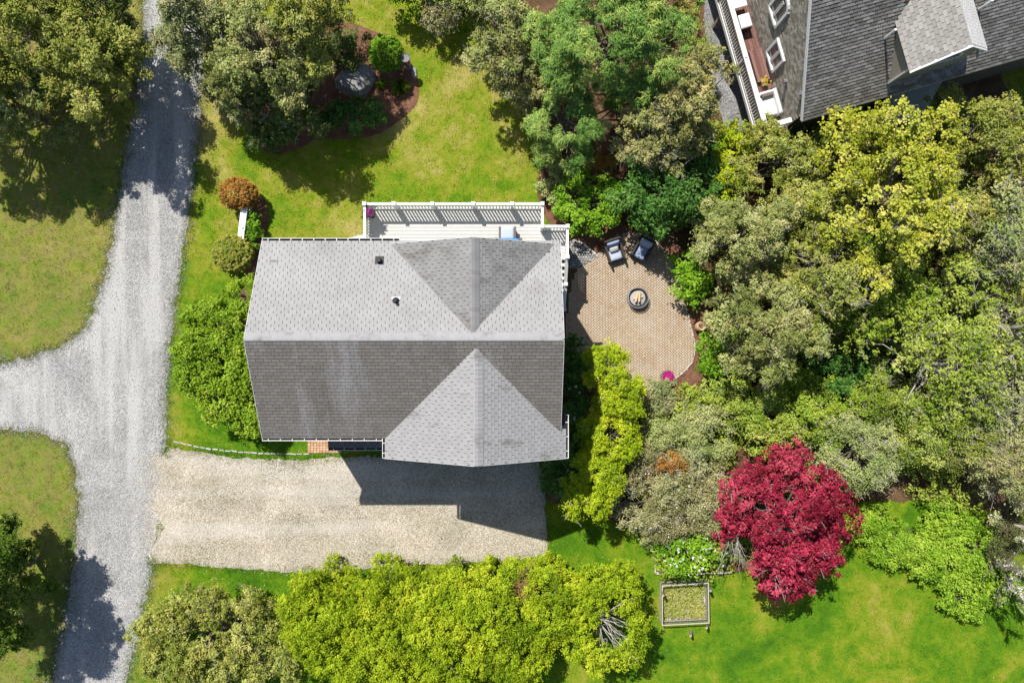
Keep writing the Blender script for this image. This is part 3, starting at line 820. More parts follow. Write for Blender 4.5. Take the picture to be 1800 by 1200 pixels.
# low porch roof beside the garage
pr = MB(); py0, py1 = -3.17, -4.20; pz0, pz1 = 3.25, 2.95
px0, px1 = -7.28, -4.34
pr.add([(px0, py0, pz0), (px1, py0, pz0), (px1, py1, pz1), (px0, py1, pz1), (px0, py0, pz0 - 0.15), (px1, py0, pz0 - 0.15), (px1, py1, pz1 - 0.15), (px0, py1, pz1 - 0.15)],
       [(3, 2, 1, 0), (4, 5, 6, 7), (0, 1, 5, 4), (1, 2, 6, 5), (2, 3, 7, 6), (3, 0, 4, 7)])
porch = pr.build('porch_roof', M['roof_deck'], house)
shingle_slope(porch, (px0, py1, pz1), (px1, py1, pz1), (px0, py0, pz0), M['sh_s'], seed=40, stuff_name='porch_shingles')
gutter((px0, py1 - 0.005), (px1, py1 - 0.005), (0, -1), pz1 - 0.05, 0.42)
for x in (px0 + 0.15, px1 - 0.1):
    MB().box((x, py1 + 0.15, 1.40), (0.12, 0.12, 2.8)).build('porch_post', M['white'], house)
# windows, doors, garage doors
def window(c, w, h, axis, parent=house, sgn=1, panes=2):
    n = np.array((sgn, 0, 0.0)) if axis == 'x' else np.array((0, sgn, 0.0))
    t = np.array((0, 1.0, 0)) if axis == 'x' else np.array((1.0, 0, 0))
    c = np.array(c, float); f = MB(); up = np.array((0, 0, 1.0))
    def bx(mb, o, sw, sh, sd, dn): mb.box(c + t * o[0] + up * o[1] + n * dn, (sw, sd, sh), axes=(t, n, up))
    bx(f, (-w / 2, 0), 0.09, h + 0.18, 0.05, 0.03); bx(f, (w / 2, 0), 0.09, h + 0.18, 0.05, 0.03)
    bx(f, (0, h / 2 + 0.045), w - 0.09, 0.09, 0.05, 0.03); bx(f, (0, -h / 2 - 0.045), w - 0.09, 0.09, 0.07, 0.04)
    bx(f, (0, 0), w - 0.09, 0.045, 0.035, 0.025)
    fo = f.build('window', M['white'], parent)
    for s in (-1, 1):
        g = MB(); bx(g, (0, s * h / 4), w - 0.09, h / 2 - 0.05, 0.012, 0.012); g.build('pane', M['glass'], fo)
    return fo
for y in (-1.9, 1.9):
    for z in (1.9, 4.5): window((hx0 - 0.014, y, z), 0.9, 1.3, 'x', sgn=-1)
for x in (-7.2, -5.4, 0.6): window((x, hy1 + 0.06, 4.6), 0.9, 1.2, 'y', sgn=1)
for x in (-7.2, -5.4): window((x, hy0 - 0.014, 4.6), 0.9, 1.2, 'y', sgn=-1)
window((-1.3, gy - 0.014, 4.9), 1.1, 1.2, 'y', sgn=-1)
window((hx1 + 0.014, 0.9, 4.6), 0.9, 1.2, 'x', sgn=1)
d = MB(); d.box((-5.9, hy0 - 0.04, 1.15), (0.95, 0.05, 2.1)); fd = d.build('door', M['door'], house)
MB().box((-5.55, hy0 - 0.085, 1.1), (0.05, 0.04, 0.12)).build('handle', M['black'], fd)
for x in (-2.8, 0.2):
    d = MB()
    for k in range(4): d.box((x, gy - 0.03, 0.30 + k * 0.56), (2.5, 0.05, 0.53))
    d.build('garage_door', M['door'], house)
d = MB(); d.box((-2.2, hy1 + 0.075, 2.65), (1.8, 0.05, 2.05)); sd = d.build('sliding_door', M['white'], house)
for x in (-2.64, -1.76): MB().box((x, hy1 + 0.103, 2.65), (0.78, 0.012, 1.9)).build('pane', M['glass'], sd)

# ================================================================ DECK
DZ = 1.60
deck = thing('deck', (-2.4, 4.5, 0), 'white raised deck with white railing and side stairs behind the house', 'deck')
dx0, dx1, dy1 = -5.98, 1.27, 5.58
y = 3.42; k = 0
while y < dy1:
    w = 0.138
    b = MB(); b.bevbox(((dx0 + dx1) / 2, y + w / 2, DZ - 0.0125 + random.uniform(-.001, .001)), (dx1 - dx0, w, 0.025), b=0.004, tint=0.4 + 0.2 * (k % 3) / 2)
    b.build('deck_board', M['white_deck'], deck); y += w + 0.009; k += 1
ln0, ln1, lx1 = 3.40, 4.68, 2.28
y = ln0
while y < ln1 - 0.05:
    b = MB(); b.bevbox(((dx1 + lx1) / 2 + 0.002, y + 0.069, DZ - 0.0125), (lx1 - dx1 - 0.004, 0.138, 0.025), b=0.004)
    b.build('deck_board', M['white_deck'], deck); y += 0.146
fr = MB()
fr.box(((dx0 + dx1) / 2, dy1 - 0.03, DZ - 0.14), (dx1 - dx0, 0.04, 0.22)); fr.box((dx0 + 0.02, (3.42 + dy1) / 2, DZ - 0.14), (0.04, dy1 - 3.5, 0.22))
fr.box((dx1 - 0.02, 5.1, DZ - 0.14), (0.04, 0.8, 0.22)); fr.box(((dx1 + lx1) / 2, ln1 - 0.02, DZ - 0.14), (lx1 - dx1, 0.04, 0.22)); fr.box((lx1 - 0.02, (ln0 + ln1) / 2, DZ - 0.14), (0.04, ln1 - ln0 - 0.09, 0.22))
for yy in np.arange(3.6, 5.5, 0.45): fr.box(((dx0 + dx1) / 2, yy, DZ - 0.12), (dx1 - dx0 - 0.1, 0.04, 0.17))
fr.build('deck_frame', M['white'], deck)
sk = MB()      # lattice skirt posts
for x in np.arange(dx0 + 0.08, dx1, 1.75): sk.box((x, dy1 - 0.12, (DZ - 0.26) / 2), (0.10, 0.10, DZ - 0.26))
for (x, yv) in ((lx1 - 0.12, ln1 - 0.12), (lx1 - 0.12, ln0 + 0.12)): sk.box((x, yv, (DZ - 0.26) / 2), (0.10, 0.10, DZ - 0.26))
sk.build('support_posts', M['white'], deck)

sl_ = MB(); sl_.add([(-7.75, 3.45, .0), (-6.05, 3.45, .0), (-6.05, 4.72, .0), (-6.7, 4.60, .0), (-7.75, 4.32, .0), (-7.75, 3.45, .34), (-6.05, 3.45, .34), (-6.05, 4.72, .34), (-6.7, 4.60, .34), (-7.75, 4.32, .34)],
        [(4, 3, 2, 1, 0), (5, 6, 7, 8, 9), (0, 1, 6, 5), (1, 2, 7, 6), (2, 3, 8, 7), (3, 4, 9, 8), (4, 0, 5, 9)])
sl_.build('side_landing', M['white_deck'], deck)
def post(x, y, zb, h=1.02, parent=deck):
    p = MB(); p.box((x, y, zb + h / 2), (0.105, 0.105, h)); po = p.build('railing_post', M['white'], parent)
    c = MB(); c.box((x, y, zb + h + 0.012), (0.15, 0.15, 0.024)); c.add([(x - .06, y - .06, zb + h + .024), (x + .06, y - .06, zb + h + .024), (x + .06, y + .06, zb + h + .024), (x - .06, y + .06, zb + h + .024), (x, y, zb + h + .06)], [(0, 1, 4), (1, 2, 4), (2, 3, 4), (3, 0, 4)])
    c.build('post_cap', M['white'], po)
def rail(a, b, za, zb, m=M['white'], parent=deck, width=0.10, bal=0.05, step=0.125, hgt=0.93):
    a = np.array((a[0], a[1], za)); b = np.array((b[0], b[1], zb)); d = b - a; L = np.linalg.norm(d)
    U = d / L; A = a + U * 0.053; B = b - U * 0.053; up = np.array((0, 0, 1.0))
    t = MB(); t.bar(A + up * hgt, B + up * hgt, width, 0.04); t.bar(A + up * (hgt - 0.04), B + up * (hgt - 0.04), 0.045, 0.035)
    to = t.build('top_rail', m, parent)
    MB().bar(A + up * 0.10, B + up * 0.10, 0.05, 0.05).build('bottom_rail', m, parent)
    n = max(1, int(np.linalg.norm(B - A) / step))
    proto = None
    for i in range(n):
        c = A + (B - A) * (i + 0.5) / n
        if proto is None:
            q = MB(); q.box((0, 0, 0), (bal, bal, hgt - 0.20)); proto = q.mesh('baluster', (0, 0, 0), m)
        ob = bpy.data.objects.new('baluster', proto); place(ob, parent, c + up * (0.125 + (hgt - 0.20) / 2))
pxs = [dx0 + 0.05, -4.75, -3.20, -1.56, 0.0, dx1 - 0.05]
ry = dy1 - 0.05
for x in pxs: post(x, ry, DZ)
for x0, x1 in zip(pxs[:-1], pxs[1:]): rail((x0, ry), (x1, ry), DZ, DZ)
post(dx0 + 0.05, 3.62, DZ); rail((dx0 + 0.05, ry), (dx0 + 0.05, 3.62), DZ, DZ)
post(dx1 - 0.05, ln1 - 0.05, DZ); rail((dx1 - 0.05, ry), (dx1 - 0.05, ln1 - 0.05), DZ, DZ)
post(lx1 - 0.05, ln1 - 0.05, DZ); rail((dx1 - 0.05, ln1 - 0.05), (lx1 - 0.05, ln1 - 0.05), DZ, DZ)
post(lx1 - 0.05, ln0 + 0.0, DZ); rail((lx1 - 0.05, ln1 - 0.05), (lx1 - 0.05, ln0), DZ, DZ)
nst = 8; rise = DZ / (nst + 0.0); run = 0.255
for i in range(nst - 1):
    t = MB(); t.bevbox((1.93, ln0 - 0.06 - (i + 0.5) * run, DZ - (i + 1) * rise - 0.018), (0.66, run * 0.62, 0.036), b=0.006)
    t.build('stair_tread', M['white_deck'], deck)
st = MB()
for x in (1.585, 2.275): st.bar((x, ln0 - 0.06, DZ - 0.2), (x, ln0 - nst * run, 0.02), 0.04, 0.24)
st.build('stringer', M['white'], deck)
ym = ln0 - 4 * run; zm = DZ - 4 * rise
post(lx1 - 0.05, ym, zm - 0.1, 1.05); rail((lx1 - 0.05, ln0), (lx1 - 0.05, ym), DZ - 0.02, zm - 0.02)
yb = ln0 - 8 * run
post(lx1 - 0.05, yb, 0.0, 1.0); rail((lx1 - 0.05, ym), (lx1 - 0.05, yb), zm - 0.02, 0.06)

# ================================================================ PATIO
patio = sheet('patio', patio_p, 0.014, M['brick_ground'])
bw = 0.088
ca, sa = math.cos(R_(45)), math.sin(R_(45))
ctr = P(1110, 550)[:2]
cells = []
for ix in range(-70, 70):
    for iy in range(-70, 70):
        r4 = (ix - iy) % 4
        if r4 == 0: cx, cy, hor = ix + 1.0, iy + 0.5, True
        elif r4 == 3: cx, cy, hor = ix + 0.5, iy + 1.0, False
        else: continue
        X, Y = cx * bw, cy * bw
        cells.append((ctr[0] + X * ca - Y * sa, ctr[1] + X * sa + Y * ca, hor))
cells = np.array(cells)
ins = inside(cells[:, :2], patio_p)
cells = cells[ins]
cells = cells[np.argsort(np.hypot(cells[:, 0] - P(1120, 570)[0], cells[:, 1] - P(1120, 570)[1]))]
pm = MB(); pm.bevbox((0, 0, 0.01), (2 * bw - 0.012, bw - 0.012, 0.03), b=0.006, tint=0.0)
pmesh = pm.mesh('paver_brick', (0, 0, 0), M['paver'])
rest = MB()
for i, (x, y, hor) in enumerate(cells):
    rot = R_(45) + (0 if hor else R_(90)) + random.gauss(0, 0.012)
    if i < 300:
        ob = bpy.data.objects.new('paver_brick', pmesh); ob.rotation_euler = (0, 0, rot)
        place(ob, patio, (x, y, 0.016 + random.uniform(-0.002, 0.002)))
    else:
        rest.bevbox((x, y, 0.026 + random.uniform(-0.002, 0.002)), (2 * bw - 0.015, bw - 0.015, 0.03), rot, 0.006, random.random())
o = rest.build('paving_bricks', M['paver'], patio); o['kind'] = 'stuff'
# pale stone edging along the curved side of the patio
def edging(poly, parent, m, L=0.20, w=0.09, h=0.07, z=0.0, gapk=1.06):
    poly = np.array(poly); seg = np.diff(poly, axis=0); ln = np.hypot(seg[:, 0], seg[:, 1]); cum = np.concatenate([[0], np.cumsum(ln)])
    s = L / 2
    pb = MB(); pb.bevbox((0, 0, h / 2), (L, w, h), b=0.012, tint=0.0); me_ = pb.mesh('edging_stone', (0, 0, 0), m)
    while s < cum[-1]:
        k = min(np.searchsorted(cum, s) - 1, len(seg) - 1); k = max(k, 0)
        t = (s - cum[k]) / ln[k]; p = poly[k] + seg[k] * t
        ob = bpy.data.objects.new('edging_stone', me_); sc_ = random.uniform(0.8, 1.12)
        ob.rotation_euler = (0, random.gauss(0, 0.03), math.atan2(seg[k][1], seg[k][0]) + random.gauss(0, 0.05)); ob.scale = (sc_, random.uniform(0.8, 1.2), random.uniform(0.7, 1.2))
        place(ob, parent, (p[0] + random.gauss(0, .008), p[1] + random.gauss(0, .008), z)); s += L * gapk
pe = patio_p
i0 = np.argmin(np.hypot(*(pe - P(1090, 405)[:2]).T)); i1 = np.argmin(np.hypot(*(pe - P(1135, 690)[:2]).T))
arc = pe[min(i0, i1):max(i0, i1) + 1]
edging(arc, patio, M['stone_grey'], 0.20, 0.06, 0.055, 0.0)
# driveway edging stones
edging(g2([(306, 776), (335, 783), (370, 789), (420, 794), (470, 797), (545, 798)]), bpy.data.objects['gravel_driveway'], M['stone_edge'], 0.26, 0.055, 0.06, -0.016, 1.10)
# blue-grey cobble corner by the stairs
cob = sheet('cobble_path', densify(g2([(1003, 424), (1022, 430), (1048, 452), (1018, 470), (1003, 470)]), 0.1, 0.02, 9), 0.013, M['brick_ground'])
cp = g2([(1003, 424), (1022, 430), (1048, 452), (1018, 470), (1003, 470)])
for ix in range(12):
    for iy in range(12):
        p = P(1003, 470)[:2] + np.array((ix * 0.115 + (iy % 2) * 0.05, iy * 0.11))
        if inside(p[None], cp)[0]:
            b = MB(); b.bevbox((p[0], p[1], 0.03), (0.10 * random.uniform(.8, 1.05), 0.095, 0.04), random.gauss(0, .1), 0.015, random.random()); b.build('cobble', M['cobble'], cob)
edging(g2([(1006, 421), (1024, 428), (1050, 450)]), cob, M['stone_edge'], 0.13, 0.10, 0.08, 0.0)
# orange brick walk by the porch
bp = g2([(541, 766), (600, 766), (600, 796), (541, 796)])
walk = sheet('brick_walk', bp, 0.018, M['brick_ground'])
x = bp[0][0]; i = 0
while x < bp[1][0] - 0.05:
    yy = bp[2][1] + 0.05; j = 0
    while yy < bp[0][1]:
        b = MB(); b.bevbox((x + 0.07, yy, 0.03), (0.125, 0.095, 0.03), 0, 0.02, random.random()); b.build('paver_brick', M['paver_orange'], walk)
        yy += 0.105; j += 1
    x += 0.135; i += 1

def unit(a): return a / (np.linalg.norm(a, axis=-1, keepdims=True) + 1e-9)
# ================================================================ NEIGHBOUR HOUSE (turned 16 degrees)
NU = np.array((0.961, 0.276, 0.0)); NV = np.array((-0.276, 0.961, 0.0)); NZ = np.array((0, 0, 1.0))
NROT = math.atan2(0.276, 0.961)
def Q(u, v, z=0.0): return NU * u + NV * v + NZ * z
nb = thing('house', tuple(Q(18, 8)), "dark roofed neighbouring house set at an angle in the top right corner", 'house')
NE, NVE, NPT = 3.80, 5.08, 0.867          # eave height, eave v, tan pitch
NRV = NVE + 4.9; NRH = NE + 4.9 * NPT
NU0, NU1 = 13.06, 30.0
def nz(v): return NE + (v - NVE) * NPT
w = MB()
zw = 3.95
vs0, vs1 = NVE + 0.28, NRV + 4.6
gv = [Q(13.30, vs0), Q(13.30, vs0, nz(vs0) - 0.08), Q(13.30, NRV, NRH - 0.12), Q(13.30, vs1, nz(vs0) - 0.08), Q(13.30, vs1)]
gv2 = [p + NU * 0.15 for p in gv]
w.add(gv + gv2, [(0, 1, 2, 3, 4), (9, 8, 7, 6, 5), (0, 5, 6, 1), (1, 6, 7, 2), (2, 7, 8, 3), (3, 8, 9, 4), (4, 9, 5, 0)])
w.box(Q(21.7, vs0 + 0.075, 1.9), (16.4, 0.15, 3.8), rot=NROT)
w.box(Q(29.8, (vs0 + vs1) / 2, 1.9), (0.15, vs1 - vs0 - 0.4, 3.8), rot=NROT)
w.box(Q(21.7, vs1 - 0.075, 1.9), (16.4, 0.15, 3.8), rot=NROT)
w.build('wall', M['dark_wall'], nb)
# shingle siding: real courses on the west gable
sd = MB()
for k in range(70):
    z = 0.3 + k * 0.112
    j = 0; vv = vs0 + (k % 2) * 0.07
    while vv < vs1:
        wd_ = 0.10 + random.random() * 0.09
        zt_ = z + 0.06
        lim = NRH - 0.14 - abs(vv + wd_ / 2 - NRV) * NPT
        if zt_ < lim and (z > 1.3) and vv < 13.5:
            t_ = 0.006 + random.random() * 0.005
            c = Q(13.30, vv + wd_ / 2, z)
            a_ = [c - NV * (wd_ / 2 - .003) - NZ * .056 - NU * t_ * 1.6, c + NV * (wd_ / 2 - .003) - NZ * .056 - NU * t_ * 1.6, c + NV * (wd_ / 2 - .003) + NZ * .062 - NU * 0.003, c - NV * (wd_ / 2 - .003) + NZ * .062 - NU * 0.003]
            b_ = [a_[0] + NU * t_ * 1.6, a_[1] + NU * t_ * 1.6]
            sd.add(a_ + b_, [(1, 0, 3, 2), (0, 1, 5, 4)], random.random())
        vv += wd_
o = sd.build('siding_shingles', M['siding'], nb); o['kind'] = 'stuff'
rf = MB()
slab(rf, Q(NU0, NVE, NE), Q(NU1, NVE, NE), Q(NU1, NRV, NRH), Q(NU0, NRV, NRH), 0.08)
slab(rf, Q(NU0, NRV, NRH), Q(NU1, NRV, NRH), Q(NU1, NRV + 4.9, NE), Q(NU0, NRV + 4.9, NE), 0.08)
# dormer volume
DU0, DU1, DUM, DV = 16.40, 19.06, 17.73, 5.47
DEZ, DRZ = 5.73, 6.93
DVB = NVE + (DRZ - NE) / NPT
slab(rf, Q(DU0 - 0.10, DV - 0.12, DEZ - 0.08), Q(DUM, DV - 0.12, DRZ), Q(DUM, DVB, DRZ), Q(DU0 - 0.10, DVB, DEZ - 0.08))
slab(rf, Q(DU1 + 0.10, DV - 0.12, DEZ - 0.08), Q(DU1 + 0.10, DVB, DEZ - 0.08), Q(DUM, DVB, DRZ), Q(DUM, DV - 0.12, DRZ))
nroof = rf.build('roof', M['roof_deck'], nb)
def keep_nb(p):
    q = np.array(p); u = q.dot(NU); v = q.dot(NV)
    return not (DU0 + 0.02 < u < DU1 - 0.02 and DV + 0.05 < v < NVE + (DEZ - NE) / NPT)
shingle_slope(nroof, Q(NU0, NVE, NE), Q(NU1, NVE, NE), Q(NU0, NRV, NRH), M['sh_b'], 190, lambda p: keep_nb(p) and p[0] < 24 and p[1] < 17, seed=51, single_rows=lambda i, n, p: 2 <= i <= 14 and 12.5 < p[0] < 16.2, thick=0.026)
shingle_slope(nroof, Q(DU0 - 0.10, DV - 0.12, DEZ - 0.08), Q(DU0 - 0.10, DVB, DEZ - 0.08), Q(DUM, DV - 0.12, DRZ), M['sh_bd'], 70, lambda p: p[2] > nz(p.dot(NV)) - 0.03, seed=52, single_rows=lambda i, n, p: True)
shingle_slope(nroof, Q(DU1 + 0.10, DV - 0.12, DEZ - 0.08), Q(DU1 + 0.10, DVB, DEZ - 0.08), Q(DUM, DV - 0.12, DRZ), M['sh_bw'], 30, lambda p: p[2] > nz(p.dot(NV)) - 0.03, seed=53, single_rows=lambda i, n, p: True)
dw = MB()
ft = [Q(DU0, DV, nz(DV) - 0.1), Q(DU1, DV, nz(DV) - 0.1), Q(DU1, DV, DEZ - 0.03), Q(DUM, DV, DRZ - 0.10), Q(DU0, DV, DEZ - 0.03)]
dw.add(ft + [p + NV * 0.12 for p in ft], [(0, 1, 2, 3, 4), (9, 8, 7, 6, 5), (0, 5, 6, 1), (1, 6, 7, 2), (2, 7, 8, 3), (3, 8, 9, 4), (4, 9, 5, 0)])
for u in (DU0 + 0.06, DU1 - 0.06):
    vb = NVE + (DEZ - NE) / NPT
    c = [Q(u, DV + 0.121, nz(DV) - 0.1), Q(u, DV + 0.121, DEZ - 0.04), Q(u, vb, DEZ - 0.04)]
    dw.add([p - NU * 0.06 for p in c] + [p + NU * 0.06 for p in c], [(0, 1, 2), (5, 4, 3), (0, 3, 4, 1), (1, 4, 5, 2), (2, 5, 3, 0)])
dorm = dw.build('dormer_wall', M['siding'], nb)
# half-round dormer window
f = MB(); g = MB()
n_ = 14; cw = Q(DUM, DV - 0.03, 5.35)
ring = [(math.cos(math.pi * i / n_), math.sin(math.pi * i / n_)) for i in range(n_ + 1)]
for i in range(n_):
    a_ = cw + NU * 0.62 * ring[i][0] + NZ * 0.62 * ring[i][1]; b_ = cw + NU * 0.62 * ring[i + 1][0] + NZ * 0.62 * ring[i + 1][1]
    f.bar(a_, b_, 0.06, 0.07, up=NV)
f.bar(cw - NU * 0.65, cw + NU * 0.65, 0.06, 0.07, up=NV)
fo = f.build('window', M['white'], dorm)
g.add([cw + NV * 0.015] + [cw + NV * 0.015 + NU * 0.59 * a_ + NZ * 0.59 * b_ for a_, b_ in ring], [(0, i + 2, i + 1) for i in range(n_)])
g.build('pane', M['glass'], dorm)
t_ = MB()
t_.bar(Q(DU0 - 0.10, DV - 0.135, DEZ - 0.10), Q(DUM, DV - 0.135, DRZ - 0.03), 0.03, 0.13, up=NV); t_.bar(Q(DU1 + 0.10, DV - 0.135, DEZ - 0.10), Q(DUM, DV - 0.135, DRZ - 0.03), 0.03, 0.13, up=NV)
t_.bar(Q(DU0 - 0.01, DV - 0.02, nz(DV)), Q(DU0 - 0.01, DV - 0.02, DEZ - 0.02), 0.10, 0.05, up=NV)
t_.bar(Q(NU0 - 0.015, NVE, NE - 0.06), Q(NU0 - 0.015, NRV, NRH - 0.06), 0.03, 0.15, up=NV)
t_.bar(Q(NU0, NVE - 0.015, NE - 0.07), Q(NU1, NVE - 0.015, NE - 0.07), 0.03, 0.13)
t_.build('white_trim', M['white'], nb)
r_ = np.random.default_rng(88); n_ = 420; tt = r_.uniform(0.25, 1, n_)
va = Q(DU0 - 0.12, NVE + (DEZ - NE) / NPT, DEZ + .01); vb_ = Q(DUM, DVB, DRZ)
pp = va + (vb_ - va) * tt[:, None] - NU * np.abs(r_.normal(0, .07, n_))[:, None]
pp[:, 2] = nz(pp @ NV) + 0.035 + r_.uniform(0, .02, n_)
dv = unit(r_.normal(0, 1, (n_, 3)) * np.array([1, 1, .3])) * .05; sv = np.cross(dv, NZ) * .35
o = bpy.data.objects.new('pine_needles', quad_mesh('pine_needles', np.stack([pp - dv, pp + sv, pp + dv, pp - sv], 1), r_.uniform(0, 1, n_), LEAF['rust'], tuple(va), 4)); o['kind'] = 'stuff'; place(o, nroof, tuple(va))
# bay roof below the eave
by = MB(); vs_ = []; nA = 14
pa, pb_ = 17.15, 19.5
for (rs, z) in ((1.0, 1.75), (0.93, 2.05), (0.0, 2.75)):
    for i in range(nA + 1):
        t = i / nA; u = pa + (pb_ - pa) * t
        dep = 1.15 * math.sin(math.pi * min(1.0, t * 0.92 + 0.04)) ** 0.6 * rs
        vs_.append(Q(u, vs0 - dep - 0.01, z))
fs_ = []
for r in range(2):
    for i in range(nA):
        fs_.append((r * (nA + 1) + i, r * (nA + 1) + i + 1, (r + 1) * (nA + 1) + i + 1, (r + 1) * (nA + 1) + i))
by.add(vs_, fs_); by.build('bay_roof', M['bay'], nb)
bw_ = MB()
vs_ = []
for z in (0.0, 1.75):
    for i in range(nA + 1):
        t = i / nA; u = pa + (pb_ - pa) * t
        vs_.append(Q(u, vs0 - 1.0 * math.sin(math.pi * min(1.0, t * 0.92 + 0.04)) ** 0.6 - 0.005, z))
bw_.add(vs_, [(i, i + 1, nA + 2 + i, nA + 1 + i) for i in range(nA)])
bw_.build('bay_wall', M['dark_wall'], nb)
# west gable windows
def nwin(v, z, wd_, h, arched=False):
    c = Q(13.285, v, z); f = MB(); g = MB()
    up = NZ; n = -NU; t = NV
    def bx(mb, a, b, sw, sh, sdp, dn): mb.box(c + t * a + up * b + n * dn, (sw, sdp, sh), axes=(t, n, up))
    bx(f, -wd_ / 2, 0, 0.10, h + 0.2, 0.09, 0.04); bx(f, wd_ / 2, 0, 0.10, h + 0.2, 0.09, 0.04); bx(f, 0, -h / 2 - 0.05, wd_ - 0.1, 0.10, 0.11, 0.05)
    bx(f, -0.035, 0, 0.035, h, 0.06, 0.035); bx(f, 0.035, 0, 0.035, h, 0.06, 0.035)
    if not arched: bx(f, 0, h / 2 + 0.05, wd_ - 0.1, 0.10, 0.09, 0.04)
    else:
        for i in range(10):
            a0 = math.pi * i / 10; a1 = math.pi * (i + 1) / 10
            f.bar(c + t * wd_ / 2 * math.cos(a0) + up * (h / 2 + wd_ * 0.35 * math.sin(a0)) + n * 0.04, c + t * wd_ / 2 * math.cos(a1) + up * (h / 2 + wd_ * 0.35 * math.sin(a1)) + n * 0.04, 0.09, 0.10, up=n)
    fo = f.build('window', M['white'], nb)
    bx(g, 0, 0, wd_ - 0.1, h, 0.012, 0.014); g.build('pane', M['glass_lit'], fo)
nwin(8.05, 2.75, 0.85, 1.0); nwin(9.35, 4.0, 0.85, 1.05, True); nwin(10.3, 5.6, 0.6, 0.8)
# wall lamps, vent pipes
for (v, z) in ((6.9, 3.0), (6.05, 3.9)):
    m_ = MB(); m_.box(Q(13.20, v, z), (0.12, 0.12, 0.22), rot=NROT); m_.bar(Q(13.28, v, z + 0.05), Q(13.16, v, z + 0.12), 0.03, 0.03); m_.build('wall_lamp', M['steel'], nb)
for (px, py, qx, qy) in ((1555, 68, 1574, 55), (1720, 18, 1738, 9)):
    h = 5.0
    for _ in range(8):
        c = P(px, py, h); h = nz(c.dot(NV))
    m_ = MB(); m_.tube([c, c + NZ * 0.72], 0.045, 8); m_.build('vent_pipe', M['white'], nb)
# deck on the west side
ndk = thing('deck', tuple(Q(12.7, 8, 0)), "red-brown raised deck with long white railing beside the neighbouring house", 'deck')
ND = 1.6
u = 12.16; k = 0
while u < 13.25:
    b = MB(); b.box(Q(u + 0.068, 9.9, ND - 0.0125), (0.137, 9.0, 0.025), rot=NROT, tint=random.random()); b.build('deck_board', M['deck_red'], ndk); u += 0.145; k += 1
fr = MB(); fr.bar(Q(12.14, 5.42, ND - 0.12), Q(12.14, 14.4, ND - 0.12), 0.04, 0.2); fr.bar(Q(12.16, 5.40, ND - 0.12), Q(13.25, 5.40, ND - 0.12), 0.04, 0.2)
fr.build('deck_frame', M['white'], ndk)
sp_ = MB()
for v in (5.6, 8.2, 10.8, 13.4): sp_.box(Q(12.3, v, 0.69), (0.12, 0.12, 1.38), rot=NROT)
sp_.build('support_posts', M['wood_grey'], ndk)
MB().bar(P(1272, 112, 0.05), P(1291, 89, 1.45), 0.14, 0.07).build('brace', M['wood_grey'], ndk)
def nrail(a, b, ua, ub):
    A = Q(*a, ND); B = Q(*b, ND); up = NZ
    MB().bar(A + up * 1.0, B + up * 1.0, 0.19, 0.045).build('top_rail', M['white'], ndk)
    MB().bar(A + up * 0.10, B + up * 0.10, 0.05, 0.06).build('bottom_rail', M['white'], ndk)
    L = np.linalg.norm(B - A); n = int(L / 0.125)
    q = MB(); q.box((0, 0, 0), (0.04, 0.04, 0.85), rot=NROT); pm_ = q.mesh('baluster', (0, 0, 0), M['white'])
    for i in range(n):
        ob = bpy.data.objects.new('baluster', pm_); place(ob, ndk, A + (B - A) * (i + 0.5) / n + up * 0.555)
nrail((12.17, 5.50), (12.17, 14.4), 0, 0); nrail((12.24, 5.46), (13.24, 5.46), 0, 0)
for v in (5.46, 8.4, 11.3, 14.2):
    MB().box(Q(12.17, v, ND + 0.53), (0.11, 0.11, 1.06), rot=NROT).build('railing_post', M['white'], ndk)
# things on the neighbour's deck
st_ = thing('step', tuple(Q(12.95, 8.0, ND)), "low red-brown wooden step below the lower window on the neighbouring deck", 'step')
for k in range(4): MB().box(Q(12.80 + k * 0.135, 8.15, ND + 0.16), (0.128, 1.35, 0.03), rot=NROT, tint=random.random()).build('board', M['deck_red'], st_)
MB().box(Q(13.0, 8.15, ND + 0.072), (0.5, 1.30, 0.142), rot=NROT).build('base', M['deck_red'], st_)

# ================================================================ VEGETATION
def unit(a): return a / (np.linalg.norm(a, axis=-1, keepdims=True) + 1e-9)
N_LEAF = 0
def leaves(cl, cr, per, l, w, r, up=0.55, spread=1.0, tint_c=None, hemi=-0.15, droop=0.0):
    """leaf quads over clumps cl (M,3) with radii cr (M,)"""
    global N_LEAF
    n = len(cl) * per; N_LEAF += n
    c = np.repeat(cl, per, 0); R = np.repeat(cr, per)
    d = unit(r.normal(0, 1, (n, 3))); d[:, 2] = np.where(d[:, 2] < hemi, -d[:, 2], d[:, 2])
    rad = R * (0.30 + 0.72 * r.uniform(0, 1, n) ** 0.6) * spread * (1 + (r.uniform(0, 1, n) < 0.14) * r.uniform(0, 1.1, n))
    pos = c + d * rad[:, None]
    nrm = unit(d * 0.5 + np.array([0, 0, up + 0.15]) + r.normal(0, 0.38, (n, 3)))
    t = unit(np.cross(nrm, r.normal(0, 1, (n, 3))))
    # leaves point outward
    t = unit(t * 0.7 + d * 0.6 - np.array([0, 0, droop])); t = unit(t - nrm * (t * nrm).sum(1, keepdims=True))
    s = np.cross(nrm, t)
    L = l * r.uniform(0.65, 1.35, n)[:, None]; W = w * r.uniform(0.65, 1.35, n)[:, None]
    fold = nrm * W * 0.18
    V = np.stack([pos - t * L * 0.35, pos + t * L * 0.12 + s * W * 0.5 + fold, pos + t * L * 0.65 - nrm * L * 0.1, pos + t * L * 0.12 - s * W * 0.5 + fold], 1)
    base = np.repeat(r.normal(0.5, 0.13, len(cl)) if tint_c is None else tint_c, per)
    T = np.clip(base + r.normal(0, 0.17, n), 0, 1)
    return V, T

